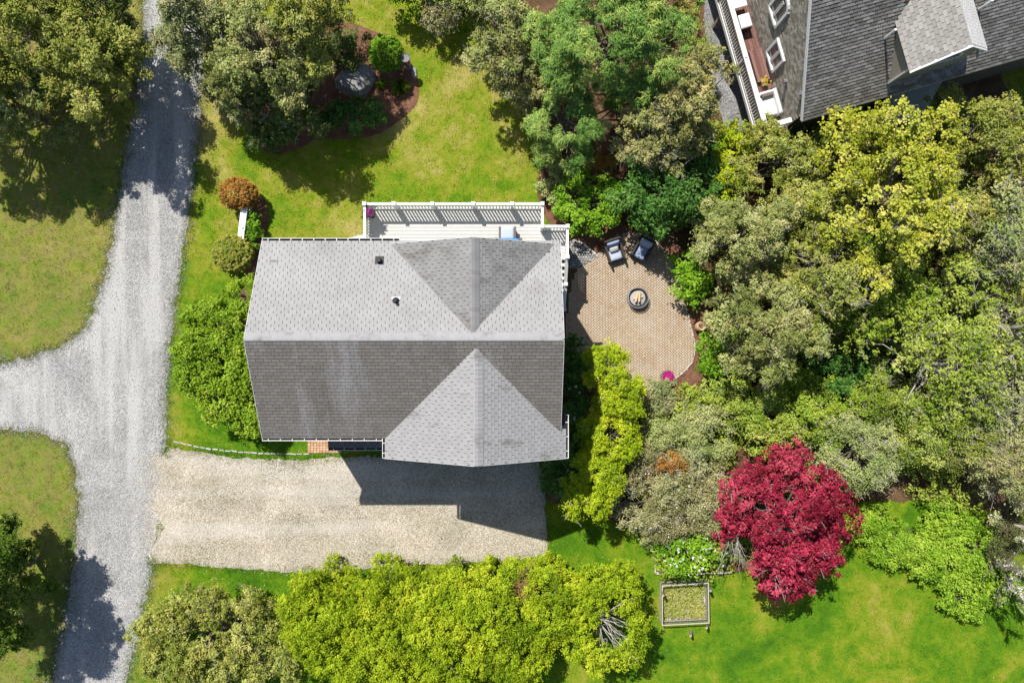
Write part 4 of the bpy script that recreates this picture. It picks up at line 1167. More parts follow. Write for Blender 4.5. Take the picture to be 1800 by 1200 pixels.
def crown_points(style, C, rx, ry, rz, r):
    """lobe centres and radii for a crown shape"""
    C = np.array(C, float); rm = (rx + ry) / 2
    if style == 'cone':
        nl = int(16 + 9 * rm * rm); i = np.arange(nl)
        t = (i + 0.5) / nl; z = t ** 0.8
        ang = i * 2.39996 + r.normal(0, 0.3, nl)
        prof = (1 - z) ** 0.75
        rr = prof * r.uniform(0.55, 1.08, nl)
        L = np.stack([C[0] + rx * rr * np.cos(ang), C[1] + ry * rr * np.sin(ang), C[2] - rz * 0.55 + z * rz * 1.55], 1)
        lr = rm * (0.14 + 0.20 * (1 - z)) * r.uniform(0.8, 1.25, nl)
    elif style == 'hedge':
        nl = int(18 + 20 * rx * ry); d = unit(r.normal(0, 1, (nl, 3))); d[:, 2] = np.abs(d[:, 2]) * 1.1 - 0.15
        d = np.sign(d) * np.abs(d) ** 0.75
        k = r.uniform(0.66, 0.95, (nl, 1))
        L = C + d * k * np.array([rx, ry, rz]) * np.array([.9, .9, 1]); lr = r.uniform(0.20, 0.42, nl) * (0.6 + 0.25 * rm)
    elif style == 'mound':      # big rounded billows with shadowed clefts between them
        nl = int(9 + 7 * rx * ry); i = np.arange(nl); z = 1 - 1.15 * (i + r.uniform(.2, .8, nl)) / nl; a = i * 2.39996 + r.normal(0, .25, nl)
        q = np.sqrt(np.clip(1 - z * z, 0, 1)); k = r.uniform(0.62, 0.86, nl)
        L = C + np.stack([rx * q * k * np.cos(a), ry * q * k * np.sin(a), rz * z * r.uniform(.55, 1.0, nl)], 1)
        lr = rm * r.uniform(0.15, 0.27, nl) + 0.05
        ns = int(10 + 8 * rx * ry); a = r.uniform(0, 6.283, ns); q = r.uniform(0.3, 0.9, ns)
        L = np.concatenate([L, np.stack([C[0] + rx * q * np.cos(a), C[1] + ry * q * np.sin(a), C[2] * r.uniform(0.2, 0.8, ns)], 1)]); lr = np.concatenate([lr, r.uniform(.2, .38, ns)])
    elif style == 'ball':
        nl = int(90 + 60 * rm * rm); i = np.arange(nl); z = 1 - 1.35 * (i + .5) / nl; a = i * 2.39996
        q = np.sqrt(np.clip(1 - z * z, 0, 1))
        L = C + np.stack([rx * .90 * q * np.cos(a), ry * .90 * q * np.sin(a), rz * .9 * z], 1); lr = np.full(nl, 0.17 * rm) * r.uniform(.8, 1.1, nl)
    elif style == 'flat':
        nl = int(20 + 16 * rx * ry); a = r.uniform(0, 6.283, nl); q = np.sqrt(r.uniform(0, 1, nl))
        L = np.stack([C[0] + rx * q * np.cos(a), C[1] + ry * q * np.sin(a), C[2] + rz * (1 - q ** 2) * r.uniform(.4, 1, nl)], 1); lr = r.uniform(.22, .42, nl)
    else:   # round / sparse / pine
        nl = int(12 + 6.5 * rx * ry); i = np.arange(nl)
        z = 1 - 1.25 * (i + r.uniform(0, 1, nl)) / nl; a = i * 2.39996 + r.normal(0, .35, nl)
        q = np.sqrt(np.clip(1 - z * z, 0, 1)); k = r.uniform(0.5, 1.05, nl)
        ph = r.uniform(0, 6.283, 3); k = r.uniform(.55, .95, nl) if style == 'full' else k * (1 + 0.12 * np.sin(2 * a + ph[0]) + 0.14 * np.sin(5 * a + ph[1]))
        L = C + np.stack([rx * q * k * np.cos(a), ry * q * k * np.sin(a), rz * z * r.uniform(.6, 1.0, nl)], 1)
        lr = (0.20 + 0.15 * rm) * r.uniform(0.40, 1.30, nl)
        if C[2] > 1.5:
            ns = int(5 + 3.2 * rx * ry); a = r.uniform(0, 6.283, ns); q = r.uniform(0.35, 0.92, ns)
            Ls = np.stack([C[0] + rx * q * np.cos(a), C[1] + ry * q * np.sin(a), C[2] * r.uniform(0.25, 0.85, ns)], 1)
            L = np.concatenate([L, Ls]); lr = np.concatenate([lr, np.full(ns, 0.16 + 0.11 * rm) * r.uniform(.7, 1.2, ns)])
    return L, lr

STY = {  # clumps: radius, leaves per clump, leaf l, w, LAI, up, hemi
 'round': dict(cr=0.17, per=30, l=0.10, w=0.065, lai=4.2),
 'conif': dict(cr=0.155, per=38, l=0.10, w=0.046, lai=4.3),
 'pine':  dict(cr=0.17, per=60, l=0.18, w=0.026, lai=4.6),
 'fine':  dict(cr=0.20, per=36, l=0.075, w=0.045, lai=3.0),
 'broad': dict(cr=0.22, per=22, l=0.16, w=0.07, lai=4.0),
 'sparse': dict(cr=0.17, per=16, l=0.105, w=0.07, lai=1.15),
 'maple': dict(cr=0.165, per=28, l=0.105, w=0.07, lai=4.0),
 'clip':  dict(cr=0.065, per=26, l=0.05, w=0.036, lai=8.0),
 'yew':   dict(cr=0.135, per=32, l=0.08, w=0.045, lai=4.4),
}
KINDS_ = {}
def plant(name, label, cat, px, py, rxp, ryp, hc, rz, shape, leaf, pal, group=None, seed=None, trunk=None, twigs=0, twig_m='twig', lai=1.0, flowers=None, bare=None, lean=(0, 0), hole=None, crown_name='crown', stems=1):
    seed = seed if seed is not None else (int(px) * 131 + int(py) * 17) % 99991
    r = np.random.default_rng(seed)
    k = Pl(px, py, hc); C = P(px, py, hc); rx, ry = rxp * k, ryp * k
    S = STY[leaf]
    base = np.array([C[0] + lean[0], C[1] + lean[1], 0.0])
    t = thing(name, tuple(base), label, cat, group)
    L, lr = crown_points(shape, C, rx, ry, rz, r)
    area = math.pi * rx * ry * (1.0 + 0.35 * rz / max(rx, ry))
    leaf_a = S['l'] * S['w'] * 0.5
    ncl = max(12, int(area * S['lai'] * lai / leaf_a / S['per']))
    wgt = lr ** 2 / (lr ** 2).sum()
    li = r.choice(len(L), ncl, p=wgt)
    d = unit(r.normal(0, 1, (ncl, 3))); d[:, 2] = np.where(d[:, 2] < -0.35, -d[:, 2], d[:, 2])
    sq = np.array([1.0, 1.0, 0.8])
    if shape == 'cone' or leaf == 'pine':   # sprays reach outward from the trunk
        o_ = unit((L[li] - np.array([C[0], C[1], 0])) * np.array([1, 1, 0.15])); d = unit(d + o_ * 0.8)
    cl = L[li] + d * (lr[li] * r.uniform(0.5, 1.1, ncl))[:, None] * sq
    cl[:, 2] = np.maximum(cl[:, 2], 0.10)
    if hole:      # a gap in the foliage where bare wood shows
        ax_ = 900 + cl[:, 0] / (GP * (1 - cl[:, 2] / H)); ay_ = 600 - cl[:, 1] / (GP * (1 - cl[:, 2] / H))
        keep_ = ((ax_ - hole[0]) / hole[2]) ** 2 + ((ay_ - hole[1]) / hole[3]) ** 2 > r.uniform(.7, 1.2, ncl)
        cl = cl[keep_]; li = li[keep_]; ncl = len(cl)
    cr = S['cr'] * np.clip(r.lognormal(-0.08, 0.38, ncl), 0.4, 2.0) * min(1.0, 0.6 + 0.3 * (rx + ry) / 2)
    ltint = np.clip(r.normal(0.5, 0.17, len(L)), 0, 1)[li] + r.normal(0, 0.17, ncl)
    V, T = leaves(cl, cr, S['per'], S['l'], S['w'], r, tint_c=ltint)
    V[:, :, 2] = np.maximum(V[:, :, 2], 0.03)
    oc = bpy.data.objects.new(crown_name, quad_mesh(crown_name, V, T, LEAF[pal], tuple(C), 4))
    place(oc, t, tuple(C))
    # trunk, limbs
    tm = trunk or 'bark'
    mb = MB(); tr = 0.035 + 0.035 * (rx + ry) / 2
    top = C + np.array([0, 0, rz * 0.55])
    for s_ in range(stems):
        b0 = base + (np.array([r.normal(0, .12), r.normal(0, .12), 0]) if stems > 1 else 0)
        mid = (b0 * 0.5 + top * 0.5) + np.append(r.normal(0, 0.06, 2), 0)
        mb.tube([b0 + np.array([0, 0, -0.03]), b0 + (mid - b0) * 0.5, mid, top], [tr * 1.25, tr, tr * .75, tr * 0.3], 7)
    idx = r.permutation(len(L))[:min(len(L), 12 if lai < .4 else 34)]
    for i in idx:
        f = np.clip((L[i][2] - base[2]) / (top[2] + 1e-6) * r.uniform(.45, .8), 0.15, 0.92); s0 = base + (top - base) * f
        m_ = (s0 * .6 + L[i] * .4) + np.array([0, 0, 0.10 * rz]) + r.normal(0, 0.13, 3); m2 = (s0 * .25 + L[i] * .75) + r.normal(0, 0.12, 3)
        mb.tube([s0, m_, m2, L[i]], [tr * .40, tr * .27, tr * .18, tr * .08], 5, cap=False)
    trk = mb.build('trunk' if crown_name == 'crown' else 'stem', M[tm], t)
    if twigs:
        tw = MB()
        ids = r.integers(0, ncl, twigs)
        for i in ids:
            s0 = L[li[i]] - np.array([0, 0, lr[li[i]] * .4]); e = cl[i] + unit(cl[i] - s0) * r.uniform(0.0, 0.40) + np.array([0, 0, 0.10])
            m_ = (s0 + e) / 2 + r.normal(0, .05, 3)
            tw.tube([s0, m_, e], [.015, .011, .005], 4, cap=False)
            for q in range(2):
                e2 = m_ + unit(e - m_) * 0.25 + r.normal(0, .13, 3) + np.array([0, 0, .06]); tw.tube([m_, e2], [.009, .004], 3, cap=False)
        tw.build('twigs', M[twig_m], t)['kind'] = 'stuff'
    if flowers:
        fp, nf, fs, fd = flowers
        i = r.integers(0, ncl, nf); up = cl[i] + np.stack([r.normal(0, .08, nf), r.normal(0, .08, nf), cr[i] * 1.02 + 0.02], 1)
        V2, T2 = leaves(up, np.full(nf, fs), 10, fs * 1.1, fs * 0.8, r, up=0.9)
        of = bpy.data.objects.new('blossom', quad_mesh('blossom', V2, T2, LEAF[fp], tuple(C), 4)); of['kind'] = 'stuff'; place(of, t, tuple(C))
    if bare:      # exposed fan of bare branches: (px,py,h, ex,ey, spread, n, mat)
        bx_, by_, bh, ex, ey, n_b, mm = bare
        a_ = P(bx_, by_, bh); tw = MB()
        e0 = P(ex, ey, bh + 0.15)
        dirv = e0 - a_; Ln = np.linalg.norm(dirv)
        for q in range(n_b):
            ang = r.normal(0, 0.50); ca_, sa_ = math.cos(ang), math.sin(ang)
            dv = np.array([dirv[0] * ca_ - dirv[1] * sa_, dirv[0] * sa_ + dirv[1] * ca_, dirv[2] + r.normal(0, .15)]) * r.uniform(.55, 1.15)
            pts_ = [a_ + r.normal(0, .08, 3)]
            for st_k in range(4): pts_.append(pts_[-1] + dv * .25 + r.normal(0, .055, 3))
            tw.tube(pts_, [.016, .013, .010, .007, .003], 5, cap=False)
            for _ in range(6):
                j_ = r.integers(1, 4); p_ = pts_[j_]; e1 = p_ + dv * r.uniform(.10, .22) + r.normal(0, .10, 3); e2 = e1 + dv * r.uniform(.06, .18) + r.normal(0, .08, 3)
                tw.tube([p_, e1, e2], [.007, .005, .002], 3, cap=False)
        tw.build('bare_branches', M[mm], t)['kind'] = 'stuff'
    return t

TREES = 'trees and tall conifers round the house'
SHR = 'garden shrubs'
HED = 'yellow-green hedge bushes along the driveway'
# --- top left by the road
plant('cedar_tree', 'large olive cedar in the top left corner beyond the gravel road', 'tree', 55, 55, 125, 110, 3.8, 2.4, 'round', 'conif', 'olive', TREES, twigs=90)
plant('cedar_tree', 'olive-grey cedar leaning over the shaded lawn left of the road', 'tree', 160, 118, 95, 92, 3.3, 1.9, 'round', 'conif', 'olive', TREES, twigs=75)
plant('cedar_tree', 'dark brownish cedar right at the road edge in the top left', 'tree', 190, 45, 46, 85, 2.7, 1.6, 'round', 'conif', 'dark', TREES, twigs=60, twig_m='brown_twig')
plant('cedar_tree', 'dusky cedar on the left picture edge above the shaded grass', 'tree', 0, 175, 85, 65, 3.4, 1.8, 'round', 'conif', 'greyol', TREES)
plant('cedar_tree', 'olive cedar at the left picture edge, mostly outside the frame', 'tree', -95, 150, 118, 105, 3.6, 2.0, 'round', 'conif', 'olive', TREES)
# --- island bed conifers
plant('spruce_tree', 'pale olive spruce overhanging the right side of the gravel road', 'tree', 366, 70, 84, 92, 3.0, 3.0, 'cone', 'conif', 'paleol', TREES, twigs=45)
plant('spruce_tree', 'tall grey-olive spruce over the mulch island bed', 'tree', 465, 105, 100, 100, 3.2, 2.9, 'round', 'conif', 'greyol', TREES, twigs=105)
plant('spruce_tree', 'dark olive spruce at the top edge above the boulder', 'tree', 548, 48, 76, 88, 3.2, 2.3, 'round', 'conif', 'olive', TREES, twigs=45)
plant('spruce_tree', 'low dark spruce boughs on the south edge of the island bed', 'tree', 500, 190, 85, 58, 2.0, 1.2, 'round', 'conif', 'dark', TREES, twigs=60)
plant('spruce_tree', 'pale sunlit spruce tip on the lower left of the island bed', 'tree', 432, 185, 42, 36, 1.7, 1.1, 'round', 'conif', 'paleol', TREES)
plant('shrub', 'dark green leafy shrub at the lower left tip of the mulch bed', 'shrub', 482, 235, 38, 36, 0.7, 0.5, 'round', 'round', 'rhodo', SHR, crown_name='foliage')
plant('shrub', 'dark spreading shrub below the boulder in the mulch bed', 'shrub', 622, 208, 46, 34, 0.6, 0.45, 'round', 'round', 'rhodo', SHR, crown_name='foliage')
plant('shrub', 'small purple-brown shrub beside the big boulder in deep shade', 'shrub', 610, 85, 40, 32, 0.7, 0.5, 'round', 'fine', 'dark', SHR, crown_name='foliage')
plant('arborvitae', 'vivid green globe arborvitae clipped smooth beside the boulder', 'shrub', 679, 95, 29, 30, 0.85, 0.85, 'ball', 'clip', 'bright', SHR, crown_name='foliage', lai=1.2)
plant('maple_tree', 'dark leafy tree hanging over the lawn at the top edge', 'tree', 742, -28, 74, 44, 1.3, 0.8, 'round', 'round', 'mid', TREES)
plant('maple_tree', 'dark leafy tree at the top edge behind the brown ball shrub', 'tree', 825, -35, 60, 60, 2.6, 1.3, 'round', 'round', 'dark', TREES)
plant('shrub', 'round grey-brown twiggy ball shrub at the top of the back lawn', 'shrub', 774, 34, 30, 31, 0.9, 0.75, 'ball', 'fine', 'brown', SHR, crown_name='foliage', twigs=60, lai=.8)
# --- top centre
plant('cedar_tree', 'grey-olive cedar on the right edge of the back lawn', 'tree', 885, 70, 58, 88, 3.0, 2.1, 'round', 'conif', 'greyol', TREES, twigs=165)
plant('cedar_tree', 'brownish olive cedar tucked under the big pine', 'tree', 935, 130, 58, 62, 2.4, 1.6, 'round', 'conif', 'khaki', TREES, twigs=75)
plant('pine_tree', 'large blue-green white pine at the top centre', 'tree', 1078, 75, 138, 112, 3.9, 2.6, 'round', 'pine', 'pine', TREES, lai=1.35)
plant('pine_tree', 'lower blue-green pine reaching down towards the deck', 'tree', 995, 215, 62, 72, 2.6, 1.6, 'round', 'pine', 'pine', TREES, lai=1.3)
plant('cedar_tree', 'khaki cedar with pale branches beside the grey gravel path', 'tree', 1200, 180, 74, 94, 3.2, 2.2, 'round', 'conif', 'khaki', TREES, twigs=120)
plant('cedar_tree', 'loose khaki cedar with dead grey branches north of the patio', 'tree', 1135, 245, 72, 74, 2.8, 1.6, 'round', 'conif', 'khaki', TREES, twigs=210, lai=.6)
plant('shrub', 'deep green rhododendron mass north of the patio chairs', 'shrub', 1158, 344, 80, 54, 2.2, 1.0, 'round', 'broad', 'rhodo', SHR, crown_name='foliage', stems=3)
plant('shrub', 'deep green rhododendron behind the gap to the gravel path', 'shrub', 1225, 315, 50, 55, 1.4, 0.8, 'round', 'broad', 'rhodo', SHR, crown_name='foliage', stems=3)
plant('shrub', 'bright green bush at the corner of the white deck', 'shrub', 1037, 352, 66, 56, 0.85, 0.7, 'hedge', 'round', 'bright', SHR, crown_name='foliage', stems=3)
plant('shrub', 'pale variegated bush between the back lawn and the bright green bush', 'shrub', 982, 322, 30, 40, 0.6, 0.45, 'round', 'round', 'palelime', SHR, crown_name='foliage', stems=2)
plant('shrub', 'small rust-red shrub peeping out below the khaki cedar', 'shrub', 1062, 292, 22, 18, 0.8, 0.5, 'round', 'fine', 'rust', SHR, crown_name='foliage')
plant('shrub', 'yellow-green bush where the gravel path ends', 'shrub', 1287, 262, 34, 34, 1.3, 0.7, 'round', 'round', 'gold', SHR, crown_name='foliage', stems=2)
plant('shrub', 'lime bush in the gap east of the dark rhododendrons', 'shrub', 1278, 328, 36, 36, 1.5, 0.7, 'round', 'round', 'gold', SHR, crown_name='foliage', stems=2)
# --- eastern wood
plant('cedar_tree', 'olive juniper just below the corner of the neighbouring deck', 'tree', 1372, 285, 88, 62, 2.3, 1.3, 'round', 'conif', 'olive', TREES, twigs=75)
plant('oak_tree', 'large yellow-leaved oak in full spring leaf in front of the neighbouring roof', 'tree', 1555, 335, 122, 146, 4.6, 2.0, 'round', 'maple', 'yellow', TREES, twigs=240, lai=1.0)
plant('oak_tree', 'yellow-green young oak standing against the neighbouring eave', 'tree', 1522, 228, 34, 30, 3.4, 1.2, 'round', 'maple', 'yellow', TREES, twigs=30, lai=.8)
plant('cedar_tree', 'olive green cedar under the shaded end of the neighbouring house', 'tree', 1722, 240, 102, 72, 3.0, 1.7, 'round', 'conif', 'olive', TREES, twigs=135)
plant('cedar_tree', 'green cedar on the right picture edge level with the yellow oak', 'tree', 1800, 285, 60, 70, 3.0, 1.6, 'round', 'conif', 'olive', TREES, twigs=60)
plant('cedar_tree', 'grey-green cedar just east of the patio planting', 'tree', 1305, 420, 82, 76, 3.2, 2.0, 'round', 'conif', 'greyol', TREES, twigs=105)
plant('cedar_tree', 'olive cedar between the patio trees and the yellow oak', 'tree', 1408, 378, 72, 66, 2.9, 1.7, 'round', 'conif', 'olive', TREES, twigs=120)
plant('cedar_tree', 'broad grey-green cedar overhanging the bright patio bush', 'tree', 1345, 565, 98, 92, 3.1, 2.0, 'round', 'conif', 'greyol', TREES, twigs=120)
plant('cedar_tree', 'olive cedar with a tangle of dead grey twigs in the wood', 'tree', 1435, 500, 82, 78, 3.4, 1.7, 'round', 'conif', 'olive', TREES, twigs=285, lai=.85)
plant('birch_tree', 'half-bare lime birch with silvery twigs deep in the wood', 'tree', 1655, 640, 140, 108, 3.0, 1.5, 'round', 'sparse', 'lime', TREES, twigs=630, trunk='twig', lai=2.2)
plant('birch_tree', 'half-bare birch with brown twigs by the right picture edge', 'tree', 1765, 420, 80, 92, 3.2, 1.5, 'round', 'sparse', 'palelime', TREES, twigs=480, trunk='twig', lai=1.9)
plant('oak_tree', 'green understorey oak below the yellow oak', 'tree', 1550, 525, 96, 78, 2.6, 1.4, 'round', 'round', 'mid', TREES, twigs=165, lai=.8)
plant('birch_tree', 'lime birch on the right picture edge half way down', 'tree', 1780, 575, 62, 72, 3.0, 1.4, 'round', 'sparse', 'lime', TREES, twigs=390, trunk='twig', lai=2.0)
plant('birch_tree', 'pale half-bare birch below the lime birches at the right', 'tree', 1745, 690, 70, 66, 2.6, 1.3, 'round', 'sparse', 'palelime', TREES, twigs=450, trunk='twig', lai=2.0)
plant('shrub', 'vivid green bush with a smooth top at the east side of the patio', 'shrub', 1258, 620, 43, 41, 0.8, 0.65, 'hedge', 'round', 'bright', SHR, crown_name='foliage', stems=3)
plant('shrub', 'dark green leafy bush edging the patio east of the fire pit', 'shrub', 1216, 495, 32, 50, 0.8, 0.6, 'round', 'broad', 'bright', SHR, crown_name='foliage', stems=3)
plant('shrub', 'deep green bush in the shade of the wood floor', 'shrub', 1492, 650, 62, 50, 1.0, 0.6, 'round', 'round', 'rhodo', SHR, crown_name='foliage', stems=3)
plant('shrub', 'lime green thicket south of the patio pot', 'shrub', 1262, 708, 82, 40, 0.9, 0.6, 'round', 'round', 'lime', SHR, crown_name='foliage', stems=3, twigs=40)
plant('shrub', 'yellow-green thicket in front of the deep wood shade', 'shrub', 1350, 745, 72, 52, 1.1, 0.7, 'round', 'round', 'lime', SHR, crown_name='foliage', stems=3, twigs=40)
plant('shrub', 'mid green thicket above the red maple', 'shrub', 1440, 735, 66, 48, 1.2, 0.8, 'round', 'round', 'mid', SHR, crown_name='foliage', stems=3, twigs=50)
plant('crab_apple', 'pale green crab apple to the right of the red maple', 'tree', 1503, 792, 72, 66, 1.9, 1.1, 'round', 'fine', 'palelime', TREES, twigs=285, lai=1.0)
plant('crab_apple', 'olive-lime crab apple behind the leafy bank', 'tree', 1635, 745, 86, 62, 2.2, 1.2, 'round', 'fine', 'lime', TREES, twigs=210, lai=1.0)
plant('crab_apple', 'cream-flowered crab apple on the right picture edge', 'tree', 1762, 820, 62, 78, 2.3, 1.2, 'round', 'fine', 'cream', TREES, twigs=180, lai=.9)
plant('cedar_tree', 'olive cedar filling the wood just right of the yellow oak', 'tree', 1690, 380, 70, 66, 2.6, 1.4, 'round', 'conif', 'olive', TREES, twigs=180, lai=.8)
plant('oak_tree', 'lime young oak between the half-bare birches on the right', 'tree', 1690, 500, 66, 60, 2.3, 1.2, 'round', 'maple', 'lime', TREES, twigs=180, lai=.8)
plant('cedar_tree', 'mid green cedar between the grey-green cedars and the lime birch', 'tree', 1515, 425, 66, 60, 2.0, 1.1, 'round', 'conif', 'mid', TREES, twigs=90)
plant('shrub', 'lime bush in the shade north of the red maple and south of the grey cedar', 'shrub', 1405, 672, 56, 44, 0.8, 0.6, 'round', 'round', 'mid', SHR, crown_name='foliage', stems=3)
plant('crab_apple', 'mid green crab apple in the gap behind the pale crab apple', 'tree', 1560, 725, 64, 52, 1.8, 1.0, 'round', 'fine', 'mid', TREES, twigs=180)
plant('crab_apple', 'olive crab apple right of the dark gap in the wood', 'tree', 1700, 770, 60, 56, 2.0, 1.1, 'round', 'fine', 'olive', TREES, twigs=180)
plant('cedar_tree', 'olive cedar between the pine and the gravel path at the top edge', 'tree', 1160, 18, 46, 56, 2.2, 1.3, 'round', 'conif', 'olive', TREES, twigs=45)
plant('shrub', 'weedy yellow-green bush on the verge of the grey gravel path', 'shrub', 1226, 72, 18, 46, 0.4, 0.3, 'round', 'fine', 'lime', SHR, crown_name='foliage', lai=.7)
# --- middle bed
plant('shrub', 'large fine grey-brown shrub dotted with white blossom left of the red maple', 'shrub', 1172, 868, 98, 82, 1.2, 0.8, 'round', 'fine', 'brown', SHR, crown_name='foliage', stems=4, twigs=220, twig_m='twig', flowers=('white', 120, .028, 0), lai=1.1)
plant('shrub', 'brown bare-twigged shrub between the golden cypresses and the patio bed', 'shrub', 1120, 795, 52, 42, 0.9, 0.6, 'round', 'fine', 'brown', SHR, crown_name='foliage', stems=4, twigs=190, twig_m='brown_twig', lai=.45)
plant('shrub', 'small orange-brown dying shrub in the middle of the big bed', 'shrub', 1172, 818, 30, 22, 1.5, 0.45, 'round', 'fine', 'rust', SHR, crown_name='foliage', stems=3, twigs=60, twig_m='rust_twig', lai=.6)
plant('shrub', 'pale lime shrub above the grey-brown blossom shrub', 'shrub', 1205, 765, 76, 54, 1.1, 0.7, 'round', 'fine', 'palelime', SHR, crown_name='foliage', stems=4, twigs=70)
plant('shrub', 'dark green rhododendron with white flowers above the timber edged bed', 'shrub', 1205, 965, 60, 38, 0.8, 0.55, 'round', 'broad', 'bright', SHR, crown_name='foliage', stems=3, flowers=('white', 60, .05, 0))
plant('shrub', 'grey-green rounded shrub beside the magenta flower pot', 'shrub', 1158, 698, 35, 33, 0.7, 0.55, 'hedge', 'fine', 'paleol', SHR, crown_name='foliage', stems=3)
plant('perennial', 'small lime perennial at the front of the timber edged bed', 'plant', 1188, 997, 20, 15, 0.3, 0.22, 'round', 'fine', 'bright', SHR, crown_name='foliage')
plant('maple_tree', 'deep red Japanese maple with a broad feathery crown', 'tree', 1376, 914, 114, 138, 2.4, 1.7, 'full', 'maple', 'red', TREES, twigs=120, lai=1.25, hole=(1302, 968, 30, 36), bare=(1290, 938, 2.2, 1306, 1012, 9, 'twig'))
gold = [(1062, 640, 38, 44, 'topmost golden cypress of the row, at the patio corner'), (1085, 700, 50, 48, 'second golden cypress from the patio, bulging to the right'),
        (1070, 765, 60, 50, 'wide golden cypress in the middle of the leaning row'), (1050, 828, 54, 48, 'fourth golden cypress down, just above the last one'), (1028, 874, 48, 40, 'lowest golden cypress of the row, over the lawn by the drive')]
for (x, y, a, b, lab) in gold:
    plant('cypress_tree', lab, 'tree', x, y, a, b, 1.9, 1.3, 'hedge', 'yew', 'gold', 'golden cypress row beside the house', lai=.9, twigs=10)
for (x, y, a, b, lab) in [(1010, 650, 22, 44, 'dark rhododendron in the house shade beside the patio'), (1012, 725, 26, 44, 'dark rhododendron with faded pink flowers by the house wall'), (1003, 790, 30, 40, 'dark rhododendron beside the garage corner'), (985, 840, 34, 34, 'low dark rhododendron at the end of the driveway')]:
    plant('shrub', lab, 'shrub', x, y, a, b, 1.0, 0.6, 'round', 'broad', 'rhodo', SHR, crown_name='foliage', stems=3, flowers=(('pinkwh', 10, .06, 0) if y == 725 else None))
# --- hedge along the bottom
hed = [(575, 1085, 88, 100, 'leftmost yellow-green yew of the bottom hedge, next to the grey-olive shrub'), (680, 1075, 82, 92, 'second yew from the left in the bottom hedge'), (660, 1165, 95, 62, 'yew on the bottom picture edge in the left half of the hedge'),
       (778, 1078, 84, 92, 'third yew along the driveway side of the hedge'), (800, 1165, 80, 60, 'yew on the bottom picture edge in the middle of the hedge'), (880, 1062, 84, 84, 'yew with brown dead sprays in the driveway hedge'), (905, 1140, 72, 66, 'lower yew left of the bare branches'), (975, 1055, 82, 78, 'yew above the patch of bare branches')]
for (x, y, a, b, lab) in hed:
    plant('yew_bush', lab, 'bush', x, y, a * 0.98, b * 0.98, 1.75 + 0.45 * ((x * 7) % 5) / 4, 1.3, 'mound', 'yew', 'yew', HED, lai=1.2, crown_name='foliage', stems=3,
          hole=((918, 1034, 24, 18) if x == 880 else None), bare=((900, 1022, 2.2, 935, 1044, 22, 'rust_twig') if x == 880 else None))
plant('yew_bush', 'rightmost yew of the bottom hedge with a fan of bare silver branches', 'bush', 1066, 1080, 76, 106, 2.2, 1.2, 'mound', 'yew', 'yew', HED, lai=1.0, crown_name='foliage', stems=3, hole=(1078, 1108, 34, 34), bare=(1052, 1086, 2.75, 1108, 1130, 10, 'pale_twig'))
plant('shrub', 'big grey-olive shrub at the bottom left beside the road', 'shrub', 372, 1118, 142, 95, 1.6, 1.15, 'round', 'conif', 'olive', SHR, crown_name='foliage', stems=4, twigs=260, lai=1.1)
plant('spruce_tree', 'dark green spruce on the left picture edge shading the road', 'tree', -38, 1030, 86, 140, 3.3, 2.6, 'full', 'conif', 'deepmid', TREES, lai=1.9)
# --- leafy bank, lower right
bank = [(1525, 918, 42, 36), (1580, 955, 52, 40), (1662, 922, 38, 42), (1640, 985, 52, 42), (1706, 965, 44, 44), (1700, 1035, 52, 42), (1740, 1012, 34, 44)]
bl = ['at the red maple end', 'next to the maple end', 'rising furthest into the wood', 'in the middle', 'upper right, below the dark wood gap', 'at the lowest corner by the lawn', 'at the far right by the bare cherry']
for (x, y, a, b), q in zip(bank, bl):
    plant('knotweed_clump', 'bright lime clump of the leafy bank ' + q, 'plant', x, y, a * 1.05, b * 0.98, 0.35, 0.35, 'flat', 'round', 'leafy', 'clumps of the leafy bank beside the lawn', crown_name='foliage', stems=2, lai=1.1)
plant('cherry_tree', 'bare silvery cherry with white blossom on the lower right edge', 'tree', 1795, 1010, 44, 92, 2.6, 1.2, 'round', 'sparse', 'palelime', TREES, twigs=240, trunk='bark', flowers=('white', 150, .03, 0), lai=.25)
plant('shrub', 'dark twiggy shrub between the leafy bank and the right edge', 'shrub', 1775, 925, 52, 44, 0.9, 0.6, 'round', 'fine', 'dark', SHR, crown_name='foliage', stems=3, twigs=220, twig_m='brown_twig', lai=.5)
# --- along the west wall of the house
wst = [(438, 525, 42, 42, 'bright green bush at the top of the row by the west wall'), (392, 580, 66, 58, 'wide bright green bush by the west wall'), (360, 640, 54, 60, 'bright green bush bulging furthest towards the road'), (415, 645, 52, 62, 'bright green bush tight against the west rake'), (402, 702, 60, 46, 'bright green bush low on the west side'), (440, 738, 34, 32, 'last bright green bush by the front west corner')]
for (x, y, a, b, lab) in wst:
    plant('shrub', lab, 'shrub', x, y, a, b, 1.1, 0.8, 'hedge', 'round', 'hedge', 'bright green bushes along the west wall', crown_name='foliage', stems=3, lai=.95)
plant('shrub', 'rust-orange ball shrub at the end of the white plank', 'shrub', 420, 341, 33, 27, 0.85, 0.6, 'ball', 'clip', 'rust', SHR, crown_name='foliage')
plant('shrub', 'yellowish round shrub between the white plank and the green bushes', 'shrub', 410, 447, 34, 33, 0.75, 0.6, 'ball', 'clip', 'ballyg', SHR, crown_name='foliage')
for (x, y, a, b, lab) in [(450, 390, 16, 14, 'upper of two tufty green shrublets beside the white plank'), (443, 418, 19, 20, 'lower of two tufty green shrublets by the house corner')]:
    plant('shrub', lab, 'shrub', x, y, a, b, 0.35, 0.3, 'round', 'conif', 'bright', SHR, crown_name='foliage')
